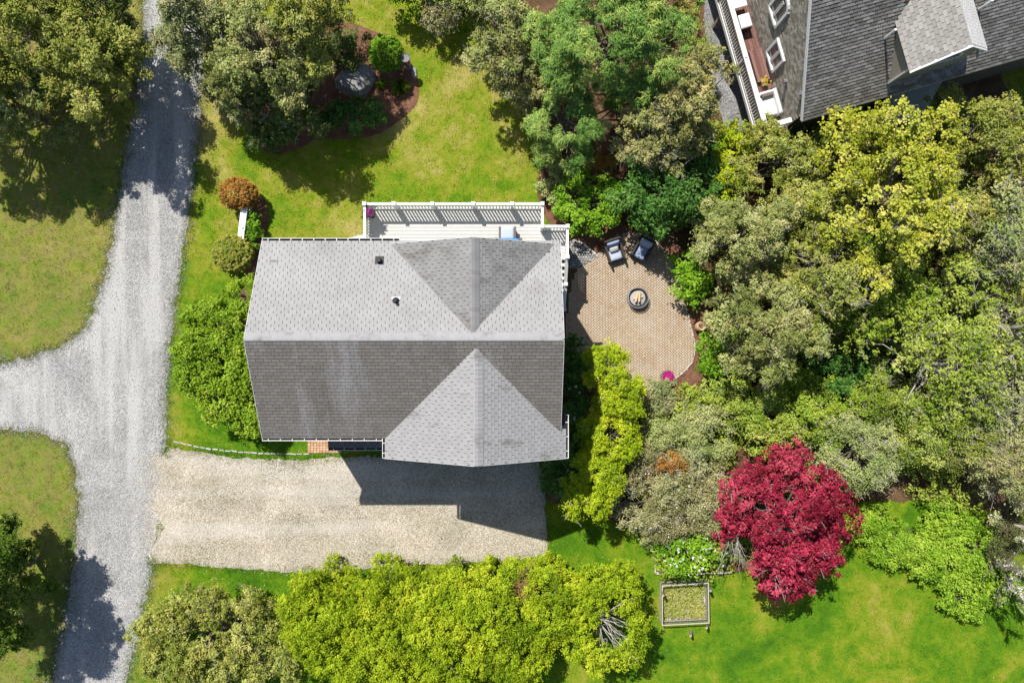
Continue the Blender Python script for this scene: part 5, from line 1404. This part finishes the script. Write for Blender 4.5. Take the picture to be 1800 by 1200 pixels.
# ornamental grass and perennials in the island bed
def tuft(name, lab, px, py, rp, pal, n=160, h=0.5):
    r = np.random.default_rng(int(px + py)); C = P(px, py, 0); t = thing(name, tuple(C), lab, 'plant', 'small bed plants')
    R = rp * GP; a = r.uniform(0, 6.283, n); q = np.sqrt(r.uniform(0, 1, n)) * R; hh = h * r.uniform(.5, 1, n)
    d = np.stack([np.cos(a), np.sin(a)], 1); s = np.stack([-d[:, 1], d[:, 0]], 1) * .012
    V = np.zeros((n, 4, 3)); V[:, 0, :2] = C[:2] - s; V[:, 3, :2] = C[:2] + s
    V[:, 1, :2] = C[:2] + d * q[:, None] * .6 - s; V[:, 2, :2] = C[:2] + d * q[:, None] * 1.0 + s
    V[:, 1, 2] = hh; V[:, 2, 2] = hh * .75; V[:, 0, 2] = V[:, 3, 2] = 0.01
    ob = bpy.data.objects.new('foliage', quad_mesh('foliage', V, r.uniform(0, 1, n), LEAF[pal], tuple(C), 4)); place(ob, t, tuple(C))
tuft('ornamental_grass', 'yellow-green ornamental grass near the tip of the island bed', 705, 156, 20, 'lime', 260, .45)
tuft('daylily', 'fresh green strappy daylily left of the ornamental grass', 672, 150, 12, 'bright', 120, .35)
tuft('daylily', 'green strappy daylily right below the boulder', 632, 172, 14, 'bright', 130, .35)
tuft('daylily', 'dark strappy daylily near the silver spinner', 575, 225, 13, 'mid', 120, .3)

# undergrowth and fallen twigs on the wood floor
up_ = scatter(9500, 5.0, XB + 1, -11.5, 9.5, incl=[floor_p], excl=[patio_p, house_p], seed=61)
up_ = up_[(up_[:, 0] > 8.5) | (up_[:, 1] < -2.5) | (up_[:, 1] > 5)]
r = np.random.default_rng(62)
hh = 0.05 + 0.9 * r.uniform(0, 1, len(up_)) ** 1.5; nzv = np.sin(up_[:, 0] * 1.1) + np.sin(up_[:, 1] * 1.4 + 1) + r.normal(0, .6, len(up_)); kk = nzv > -0.3
V, T = leaves(np.column_stack([up_, hh])[kk], np.full(kk.sum(), 0.22), 22, 0.12, 0.07, r)
V[:, :, 2] = np.maximum(V[:, :, 2], 0.012)
place(tag(bpy.data.objects.new('undergrowth', quad_mesh('undergrowth', V, T, LEAF['lime'], (0, 0, 0), 4)), kind='stuff'), None, (0, 0, 0))
fp = scatter(1500, 5.0, XB + 1, -11.5, 12, incl=[floor_p], excl=[patio_p, house_p], seed=63)
mb = MB()
for (x, y) in fp[:700]:
    a = random.uniform(0, 6.28); l = random.uniform(.2, .9); mb.tube([(x, y, .02), (x + l * .5 * math.cos(a), y + l * .5 * math.sin(a), .06 + random.random() * .1), (x + l * math.cos(a + .3), y + l * math.sin(a + .3), .03)], [.014, .010, .005], 3, cap=False)
o = mb.build('fallen_twigs', M['brown_twig']); o['kind'] = 'stuff'
ml = np.concatenate([scatter(26000, 1, XB + 1, -12, 13, incl=[floor_p], excl=[patio_p, house_p], seed=64), scatter(5000, -13, -3, 8, 15, incl=[bed_p], seed=65)])
r = np.random.default_rng(66); n = len(ml); a = r.uniform(0, 6.283, n); l = r.uniform(.02, .06, n)
V = np.zeros((n, 3, 3)); cs_, sn_ = np.cos(a), np.sin(a)
V[:, 0, :2] = ml; V[:, 1, :2] = ml + np.stack([cs_ * l, sn_ * l], 1); V[:, 2, :2] = ml + np.stack([cs_ * l * .5 - sn_ * l * .5, sn_ * l * .5 + cs_ * l * .5], 1)
V[:, :, 2] = 0.014 + r.uniform(0, .03, (n, 3))
place(tag(bpy.data.objects.new('leaf_litter', quad_mesh('leaf_litter', V, r.uniform(0, 1, n), m_leaf('dead_leaves', ((.08, .045, .025), (.20, .12, .065), (.36, .25, .15)), .0, .9, .1), (0, 0, 0), 3)), kind='stuff'), None, (0, 0, 0))
fl = np.concatenate([scatter(2600, -14, 9, -16, 14, excl=[road_p, drive_p, floor_p, bed_p, patio_p, house_p], seed=71), scatter(260, 2, 9, -3, 6, incl=[patio_p], seed=72), scatter(300, 5, XB, -16, -9, excl=[floor_p], seed=73)])
r = np.random.default_rng(74); n = len(fl); a = r.uniform(0, 6.283, n); l = r.uniform(.02, .05, n); cs_, sn_ = np.cos(a), np.sin(a)
V = np.zeros((n, 3, 3)); V[:, 0, :2] = fl; V[:, 1, :2] = fl + np.stack([cs_ * l, sn_ * l], 1); V[:, 2, :2] = fl + np.stack([cs_ * l * .5 - sn_ * l * .5, sn_ * l * .5 + cs_ * l * .5], 1)
V[:, :, 2] = 0.055 + r.uniform(0, .02, (n, 3))
place(tag(bpy.data.objects.new('fallen_petals', quad_mesh('fallen_petals', V, r.uniform(0, 1, n), m_leaf('pale_fallen_bits', ((.25, .18, .10), (.42, .38, .24), (.66, .64, .55)), .0, .9, .1), (0, 0, 0), 3)), kind='stuff'), None, (0, 0, 0))
print('leaves', N_LEAF)

# ================================================================ SMALL OBJECTS
# boulder
def rock(name, lab, px, py, rxp, ryp, h, m, seed, cat='boulder', flat=0.6, group=None):
    import bmesh
    bm = bmesh.new(); bmesh.ops.create_icosphere(bm, subdivisions=4, radius=1.0)
    C = P(px, py, h * .7); k = Pl(px, py, h * .7); r = np.random.default_rng(seed)
    pl = [(unit(np.append(r.normal(0, 1, 2), r.uniform(-.2, .7))), r.uniform(.72, .95)) for _ in range(9)]
    for v in bm.verts:
        p = np.array(v.co)
        for n_, d_ in pl:
            e = p.dot(n_) - d_
            if e > 0: p = p - n_ * e * .92
        p = p * (1 + .025 * math.sin(p[0] * 7 + p[1] * 5) + .02 * math.sin(p[1] * 13 + p[2] * 9))
        z = p[2]; z = z if z < flat else flat + (z - flat) * .2
        v.co = (p[0] * rxp * k, p[1] * ryp * k, max(z, -.3) * h / (flat + .05))
    me = bpy.data.meshes.new(name); bm.to_mesh(me); bm.free(); me.materials.append(m)
    at = me.attributes.new('tint', 'FLOAT', 'POINT'); at.data.foreach_set('value', np.full(len(me.vertices), .6, np.float32))
    ob = bpy.data.objects.new(name, me); place(ob, None, (C[0], C[1], 0)); return tag(ob, lab, cat, group)
b = rock('boulder', 'large flat grey boulder in the shade of the island bed', 622, 138, 37, 31, 0.62, M['rock'], 3)
b.rotation_euler = (0, 0, R_(24))
rock('stone', 'small round grey stone at the lawn tip of the island bed', 728, 128, 6, 12, 0.10, M['rock'], 5, 'stone')
rock('stone', 'white stone in the corner of the timber edged bed', 1156, 1002, 3.5, 5, 0.09, M['cush_white'], 6, 'stone')
# bird bath
C = P(719, 119, 0)
bb = thing('bird_bath', tuple(C), 'slim grey bird bath on the lawn end of the island bed', 'bird bath')
MB().lathe(C, [(.13, 0), (.13, .03), (.05, .07), (.035, .5), (.035, .92), (.06, .97)], 14).build('pedestal', M['pewter'], bb)
MB().lathe(C, [(.05, .97), (.16, 1.0), (.205, 1.06), (.20, 1.065), (.15, 1.03), (.02, 1.02)], 20).build('bowl', M['pewter'], bb)
# garden spinner
C = P(540, 225, 0)
sp_ = thing('garden_spinner', tuple(C), 'little silver wire spinner standing in the dark mulch', 'garden spinner')
MB().tube([C, C + NZ * .75], .010, 6).build('rod', M['steel'], sp_)
m_ = MB()
for k in range(8):
    a = k * math.pi / 4; p0 = C + NZ * .76 + np.array([math.cos(a) * .03, math.sin(a) * .03, 0]); p1 = C + NZ * .78 + np.array([math.cos(a + .5) * .19, math.sin(a + .5) * .19, .0])
    m_.bar(p0, p1, .028, .006)
m_.build('blades', M['steel'], sp_)
# white plank fence section
a_ = P(431, 352, 0.85); b_ = P(423, 420, 0.85)
fn = thing('fence_panel', tuple(((a_ + b_) / 2)[:2]) + (0,), 'short white fence section with a wide cap between two round shrubs', 'fence')
MB().bar(a_, b_, 0.27, 0.05).build('cap_board', M['white'], fn)
for f in (0.06, 0.94):
    p = a_ + (b_ - a_) * f; MB().box((p[0], p[1], 0.41), (.11, .11, .82)).build('fence_post', M['white'], fn)
for z in (0.2, 0.42, 0.64):
    q = MB(); q.bar((a_[0], a_[1], z), (b_[0], b_[1], z), .03, .16); q.build('board', M['white'], fn)

# flower pot on stand at the deck corner
C = P(655, 380, DZ); C[2] = DZ
t = thing('flower_stand', tuple(C), 'tall pot of purple flowers in the corner of the white deck', 'flower pot')
MB().lathe(C, [(.10, 0), (.10, .02), (.02, .04), (.02, .42), (.06, .45)], 14).build('stand', M['iron'], t)
MB().lathe(C, [(.10, .45), (.17, .70), (.175, .72), (.15, .70)], 18).build('pot', M['pot_grey'], t)
r = np.random.default_rng(4); cl = C + np.column_stack([r.normal(0, .12, 40), r.normal(0, .12, 40), .74 + r.uniform(-.08, .14, 40)])
V, T = leaves(cl, np.full(40, .07), 14, .06, .04, r); place(bpy.data.objects.new('leaves', quad_mesh('leaves', V, T, LEAF['dark'], tuple(C), 4)), t, tuple(C))
cl = C + np.column_stack([r.normal(0, .13, 44), r.normal(0, .13, 44), .80 + r.uniform(-.04, .14, 44)])
V, T = leaves(cl, np.full(44, .05), 10, .05, .045, r); place(bpy.data.objects.new('flowers', quad_mesh('flowers', V, T, LEAF['purple'], tuple(C), 4)), t, tuple(C))

def pillow(c, size, rot, m, name, parent, tilt=0.0, puff=0.35):
    """soft cushion: superellipsoid slab; tilt about its local x axis"""
    n = 9; vs = []; fs = []
    hx, hy, hz = [s / 2 for s in size]
    for s in (1, -1):
        for i in range(n):
            for j in range(n):
                u = -1 + 2 * i / (n - 1); v = -1 + 2 * j / (n - 1)
                e = (1 - abs(u) ** 5) * (1 - abs(v) ** 5); k = 1 - .03 * (abs(u * v)) ** 2
                vs.append((u * hx * k, v * hy * k, s * hz * (1 - puff + puff * e) if max(abs(u), abs(v)) < .999 else s * hz * .35))
    for s in range(2):
        for i in range(n - 1):
            for j in range(n - 1):
                q = [s * n * n + i * n + j, s * n * n + (i + 1) * n + j, s * n * n + (i + 1) * n + j + 1, s * n * n + i * n + j + 1]
                fs.append(tuple(q if s == 0 else q[::-1]))
    bd = [i * n for i in range(n)] + [(n - 1) * n + j for j in range(1, n)] + [i * n + n - 1 for i in range(n - 2, -1, -1)] + [j for j in range(n - 2, 0, -1)]
    for k in range(len(bd)):
        a, b2 = bd[k], bd[(k + 1) % len(bd)]; fs.append((a, n * n + a, n * n + b2, b2))
    ct, st = math.cos(tilt), math.sin(tilt); cr_, sr_ = math.cos(rot), math.sin(rot)
    out = []
    for (x, y, z) in vs:
        y, z = y * ct - z * st, y * st + z * ct
        out.append((c[0] + x * cr_ - y * sr_, c[1] + x * sr_ + y * cr_, c[2] + z))
    mb = MB(); mb.add(out, fs); return mb.build(name, m, parent, smooth=True)

def armchair(px, py, rot, z0, lab, frame_m, seat_m, back_m, w=0.72, d=0.78, name='lounge_chair', back=True, group='patio lounge chairs', extra=None):
    """front of the chair points to local -y"""
    C = P(px, py, z0 + .4); C[2] = z0
    t = thing(name, tuple(C), lab, 'chair', group)
    cr_, sr_ = math.cos(rot), math.sin(rot)
    def L(x, y, z): return np.array((C[0] + x * cr_ - y * sr_, C[1] + x * sr_ + y * cr_, z0 + z))
    b = MB(); b.box(L(0, 0, .22), (w - .04, d - .06, .14), rot); b.box(L(0, -d / 2 + .03, .17), (w - .04, .05, .30), rot); b.build('seat_base', frame_m, t)
    for s in (-1, 1):
        b = MB(); b.bevbox(L(s * (w / 2 - .04), -.02, .58), (.09, d - .04, .05), rot, .012); b.box(L(s * (w / 2 - .04), .0, .42), (.05, d - .12, .26), rot); b.build('arm', frame_m, t)
        for q in (-1, 1): MB().box(L(s * (w / 2 - .04), q * (d / 2 - .06), .28), (.055, .055, .56), rot).build('leg', frame_m, t)
    b = MB(); b.box(L(0, d / 2 + .02, .56), (w - .02, .06, .62), axes=((cr_, sr_, 0), (-sr_ * .95, cr_ * .95, -.3), (-sr_ * .3, cr_ * .3, .95))); b.build('backrest', frame_m, t)
    pillow(L(0, -.05, .36), (w - .17, d - .16, .15), rot, seat_m, 'seat_cushion', t)
    pillow(L(0, d / 2 - .10, .62), (w - .17, .50, .15), rot, back_m, 'back_cushion', t, tilt=R_(68))
    return t, L
t, L = armchair(1080, 443, R_(18), 0.02, 'patio lounge chair with a white pillow, left of the pair', M['wicker'], M['cush_pale'], M['cush_blue'])
armchair(1128, 440, R_(-28), 0.02, 'slate blue patio lounge chair in the tree shade, right of the pair', M['wicker'], M['cush_blue'], M['cush_pale'])
pl_t = thing('pillow', tuple(L(0, .12, .50)), 'small white pillow lying on the left patio lounge chair', 'pillow')
pillow(L(0, .13, .56), (.40, .26, .13), R_(18), M['cush_white'], 'cover', pl_t, tilt=R_(40))
# deck sofa and ottoman
C = P(892, 411, DZ + .3); C[2] = DZ
ot = thing('ottoman', tuple(C), 'brown wicker ottoman with pale blue cushion on the white deck', 'ottoman')
b = MB(); b.box(C + NZ * .19, (.66, .46, .36)); b.build('base', M['grey_wicker'], ot)
for s in (-1, 1): MB().bevbox(C + np.array((s * .31, 0, .40)), (.09, .56, .06), 0, .012).build('arm', M['grey_wicker'], ot)
pillow(C + NZ * .42, (.54, .50, .12), 0, M['cush_pale'], 'cushion', ot)
C = P(894, 437, DZ + .3); C[2] = DZ
so = thing('deck_chair', tuple(C), 'brown wicker deck chair with bright blue cushions half under the eave', 'chair')
b = MB(); b.box(C + NZ * .2, (1.0, .70, .30)); b.build('base', M['grey_wicker'], so)
for s in (-1, 1): MB().bevbox(C + np.array((s * .50, .02, .48)), (.11, .76, .32), 0, .015).build('arm', M['grey_wicker'], so)
MB().box(C + np.array((0, -.36, .52)), (1.0, .09, .64)).build('backrest', M['grey_wicker'], so)
for s in (-1, 1): pillow(C + np.array((s * .225, .06, .43)), (.44, .68, .15), 0, M['cush_bright'], 'seat_cushion', so)
for s in (-1, 1): pillow(C + np.array((s * .225, -.24, .66)), (.44, .42, .14), 0, M['cush_bright'], 'back_cushion', so, tilt=R_(-75))
# fire pit
C = P(1119, 524, 0); C[2] = 0.03
fp_ = thing('fire_pit', tuple(C), 'round black fire pit with a steel rim on the brick patio', 'fire pit')
MB().lathe(C, [(.20, .10), (.34, .16), (.385, .30), (.41, .34), (.41, .352), (.385, .335), (.345, .22), (.02, .19)], 32).build('bowl', M['iron'], fp_)
m_ = MB()
for i in range(32):
    a0, a1 = 2 * math.pi * i / 32, 2 * math.pi * (i + 1) / 32
    m_.bar(C + np.array((.445 * math.cos(a0), .445 * math.sin(a0), .36)), C + np.array((.445 * math.cos(a1), .445 * math.sin(a1), .36)), .035, .014)
m_.build('rim', M['steel'], fp_)
m_ = MB()
for i in range(32):
    a0, a1 = 2 * math.pi * i / 32, 2 * math.pi * (i + 1) / 32
    m_.bar(C + np.array((.44 * math.cos(a0), .44 * math.sin(a0), .04)), C + np.array((.44 * math.cos(a1), .44 * math.sin(a1), .04)), .045, .025)
m_.build('base_ring', M['steel'], fp_)
for k in range(4):
    a = k * math.pi / 2 + .5; MB().bar(C + np.array((.44 * math.cos(a), .44 * math.sin(a), .0)), C + np.array((.36 * math.cos(a), .36 * math.sin(a), .25)), .03, .03).build('leg', M['iron'], fp_)
MB().lathe(C + NZ * .2, [(.335, .02), (.25, .045), (.02, .06)], 20).build('ash_bed', M['ash'], fp_)
for k, (dx, dy, a, lab) in enumerate([(-.07, .02, 1.35, 'pale firewood log on the left in the fire pit'), (.05, .03, 1.5, 'pale firewood log beside it on the right in the fire pit'), (.0, .0, .25, 'firewood log laid crosswise under the others in the fire pit')]):
    c = C + np.array((dx, dy, .29 + (.09 if k < 2 else 0))); d = np.array((math.cos(a), math.sin(a), 0)) * .21
    m_ = MB(); m_.tube([c - d, c - d * .3 + (0, 0, .006), c + d * .4, c + d], [.052, .056, .054, .05], 7); tag(m_.build('firewood_log', M['log']), lab, 'firewood', 'logs in the fire pit')
# planters
C = P(1170, 661, 0); C[2] = 0.03
t = thing('planter', tuple(C), 'barrel planter full of magenta flowers at the patio edge', 'planter')
MB().lathe(C, [(.22, 0), (.285, .20), (.275, .40), (.29, .41), (.29, .44), (.25, .44), (.245, .36), (.02, .36)], 24).build('barrel', M['pot_grey'], t)
r = np.random.default_rng(9); n = 150; a = r.uniform(0, 6.283, n); q = np.sqrt(r.uniform(0, 1, n)) * .215
V, T = leaves(C + np.column_stack([q * np.cos(a), q * np.sin(a), .47 + .06 * (1 - q / .22) + r.uniform(0, .03, n)]), np.full(n, .03), 14, .055, .045, r, up=.9)
place(bpy.data.objects.new('flowers', quad_mesh('flowers', V, T, LEAF['magenta'], tuple(C), 4)), t, tuple(C))
C = P(1228, 574, 0)
t = thing('urn', tuple(C), 'tan ceramic urn on the mulch east of the patio', 'urn')
MB().lathe(C, [(.12, 0), (.20, .10), (.235, .28), (.20, .44), (.155, .50), (.18, .54), (.165, .545), (.13, .49), (.02, .46)], 24).build('body', M['ceramic'], t)
MB().lathe(C + NZ * .46, [(.128, 0), (.128, .02), (.02, .025)], 16).build('soil', M['floor'], t)
C = P(1240, 562, 0)
t = thing('pot', tuple(C), 'small pale green pot right behind the tan urn', 'pot')
MB().lathe(C, [(.08, 0), (.12, .22), (.13, .24), (.11, .24), (.10, .20), (.01, .2)], 18).build('body', M['cush_pale'], t)
C = P(1217, 999, 0)
t = thing('flower_pot', tuple(C), 'terracotta pot with orange flowers in the timber edged bed', 'flower pot')
MB().lathe(C, [(.09, 0), (.13, .2), (.14, .22), (.12, .22), (.11, .19), (.01, .19)], 18).build('pot', M['terracotta'], t)
r = np.random.default_rng(19); V, T = leaves(C + np.column_stack([r.normal(0, .06, 22), r.normal(0, .06, 22), .24 + r.uniform(0, .08, 22)]), np.full(22, .04), 10, .05, .035, r)
place(bpy.data.objects.new('flowers', quad_mesh('flowers', V, T, LEAF['rust'], tuple(C), 4)), t, tuple(C))
# timber edge of the flower bed
te = thing('timber_edging', tuple(P(1215, 1004, 0)), 'weathered timber edging around the front of the flower bed', 'edging')
for (a, b) in (((1152, 957), (1152, 1006)), ((1154, 1007), (1218, 1007)), ((1219, 1007), (1286, 1005))):
    p, q = P(*a, .06), P(*b, .06); p[2] = q[2] = .05; MB().bar(p, q, .07, .14).build('board', M['wood_pale'], te)
# small garden enclosure
ge = thing('garden_enclosure', tuple(P(1204, 1062, 0)), 'square weed-filled vegetable plot with low wire fence and leaning posts', 'garden plot')
cn = [P(1164, 1029, .5), P(1245, 1024, .5), P(1246, 1094, .5), P(1164, 1098, .5)]
for c in cn: c[2] = 0
for i in range(4):
    a_, b_ = cn[i], cn[(i + 1) % 4]
    m_ = MB(); m_.bar(a_ + NZ * .50, b_ + NZ * .52, .035, .03); m_.build('top_rail', M['wood_pale'], ge)
    m_ = MB(); m_.bar(a_ + NZ * .08, b_ + NZ * .08, .035, .10); m_.build('kick_board', M['wood_grey'], ge)
    L_ = np.linalg.norm(b_ - a_); k = int(L_ / .075); m_ = MB()
    for j in range(1, k): p = a_ + (b_ - a_) * j / k; m_.bar(p + NZ * .1, p + NZ * .5, .006, .006)
    for z in (.18, .26, .34, .42): m_.bar(a_ + NZ * z, b_ + NZ * z, .006, .006, up=(0, 0, 1))
    m_.build('wire_mesh', M['steel'], ge)
for (a, b, h) in (((1166, 1046), (1160, 1026), 1.05), ((1249, 1038), (1244, 1023), 0.95), ((1242, 1103), (1246, 1092), .8), ((1214, 1117), (1215, 1098), .75)):
    m_ = MB(); m_.bar(P(a[0], a[1], 0), P(b[0], b[1], h), .085, .085) if False else m_.bar(P(b[0] * .5 + a[0] * .5, b[1] * .5 + a[1] * .5, 0), P(a[0], a[1], h), .085, .085); m_.build('post', M['wood_grey'], ge)
r = np.random.default_rng(77); n = 900
pw = np.column_stack([r.uniform(cn[0][0] + .05, cn[1][0] - .05, n), r.uniform(cn[2][1] + .05, cn[0][1] - .1, n), r.uniform(.02, .14, n)])
V, T = leaves(pw, np.full(n, .07), 9, .08, .03, r); V[:, :, 2] = np.maximum(V[:, :, 2], .012)
ob = bpy.data.objects.new('weeds', quad_mesh('weeds', V, T, LEAF['plotweed'], tuple(cn[0]), 4)); ob['kind'] = 'stuff'; place(ob, ge, tuple(cn[0]))
sheet('garden_soil', densify(g2([(1172, 1036), (1241, 1032), (1241, 1088), (1171, 1091)]), .15, .02, 33), 0.010, M['wood_pale'])
# things on the neighbouring deck
def nbox(u, v, z, su, sv, sz, m, nm, par, b=.02):
    q = MB(); c = Q(u, v, z); q.bevbox(tuple(c), (su, sv, sz), NROT, b); return q.build(nm, m, par)
c = Q(12.78, 6.42, ND)
t = thing('outdoor_armchair', tuple(c), 'white outdoor armchair with rounded rim on the red-brown deck corner', 'chair')
nbox(12.76, 6.40, ND + .22, .70, .88, .40, M['cush_white'], 'seat', t, .04)
nbox(13.10, 6.42, ND + .36, .14, 1.04, .70, M['white'], 'backrest', t, .05)
nbox(12.80, 6.89, ND + .30, .62, .12, .58, M['white'], 'arm', t, .04)
nbox(12.80, 6.76, ND + .50, .46, .12, .16, M['grey_wicker'], 'cushion', t, .04)
c = Q(12.80, 9.95, ND)
t = thing('outdoor_chair', tuple(c), 'white cushioned brown chair near the top of the red-brown deck', 'chair')
nbox(12.80, 9.95, ND + .20, .48, .55, .38, M['wicker'], 'base', t); nbox(12.80, 9.97, ND + .44, .46, .56, .10, M['cush_white'], 'seat_cushion', t, .03)
c = Q(12.72, 10.75, ND)
t = thing('outdoor_table', tuple(c), 'white topped side table at the top edge of the red-brown deck', 'table')
nbox(12.66, 10.78, ND + .66, .62, .62, .05, M['white'], 'table_top', t); nbox(12.66, 10.78, ND + .32, .10, .10, .63, M['wicker'], 'leg', t)
c = Q(12.98, 7.40, ND)
t = thing('flower_pot', tuple(c), 'pot of yellow flowers at the end of the red-brown step', 'flower pot')
MB().lathe(c, [(.08, 0), (.12, .2), (.125, .23), (.10, .23), (.09, .2), (.01, .2)], 16).build('pot', M['white'], t)
r = np.random.default_rng(29); V, T = leaves(c + np.column_stack([r.normal(0, .07, 26), r.normal(0, .07, 26), .26 + r.uniform(0, .1, 26)]), np.full(26, .05), 10, .05, .035, r)
place(bpy.data.objects.new('flowers', quad_mesh('flowers', V, T, LEAF['ygold'], tuple(c), 4)), t, tuple(c))
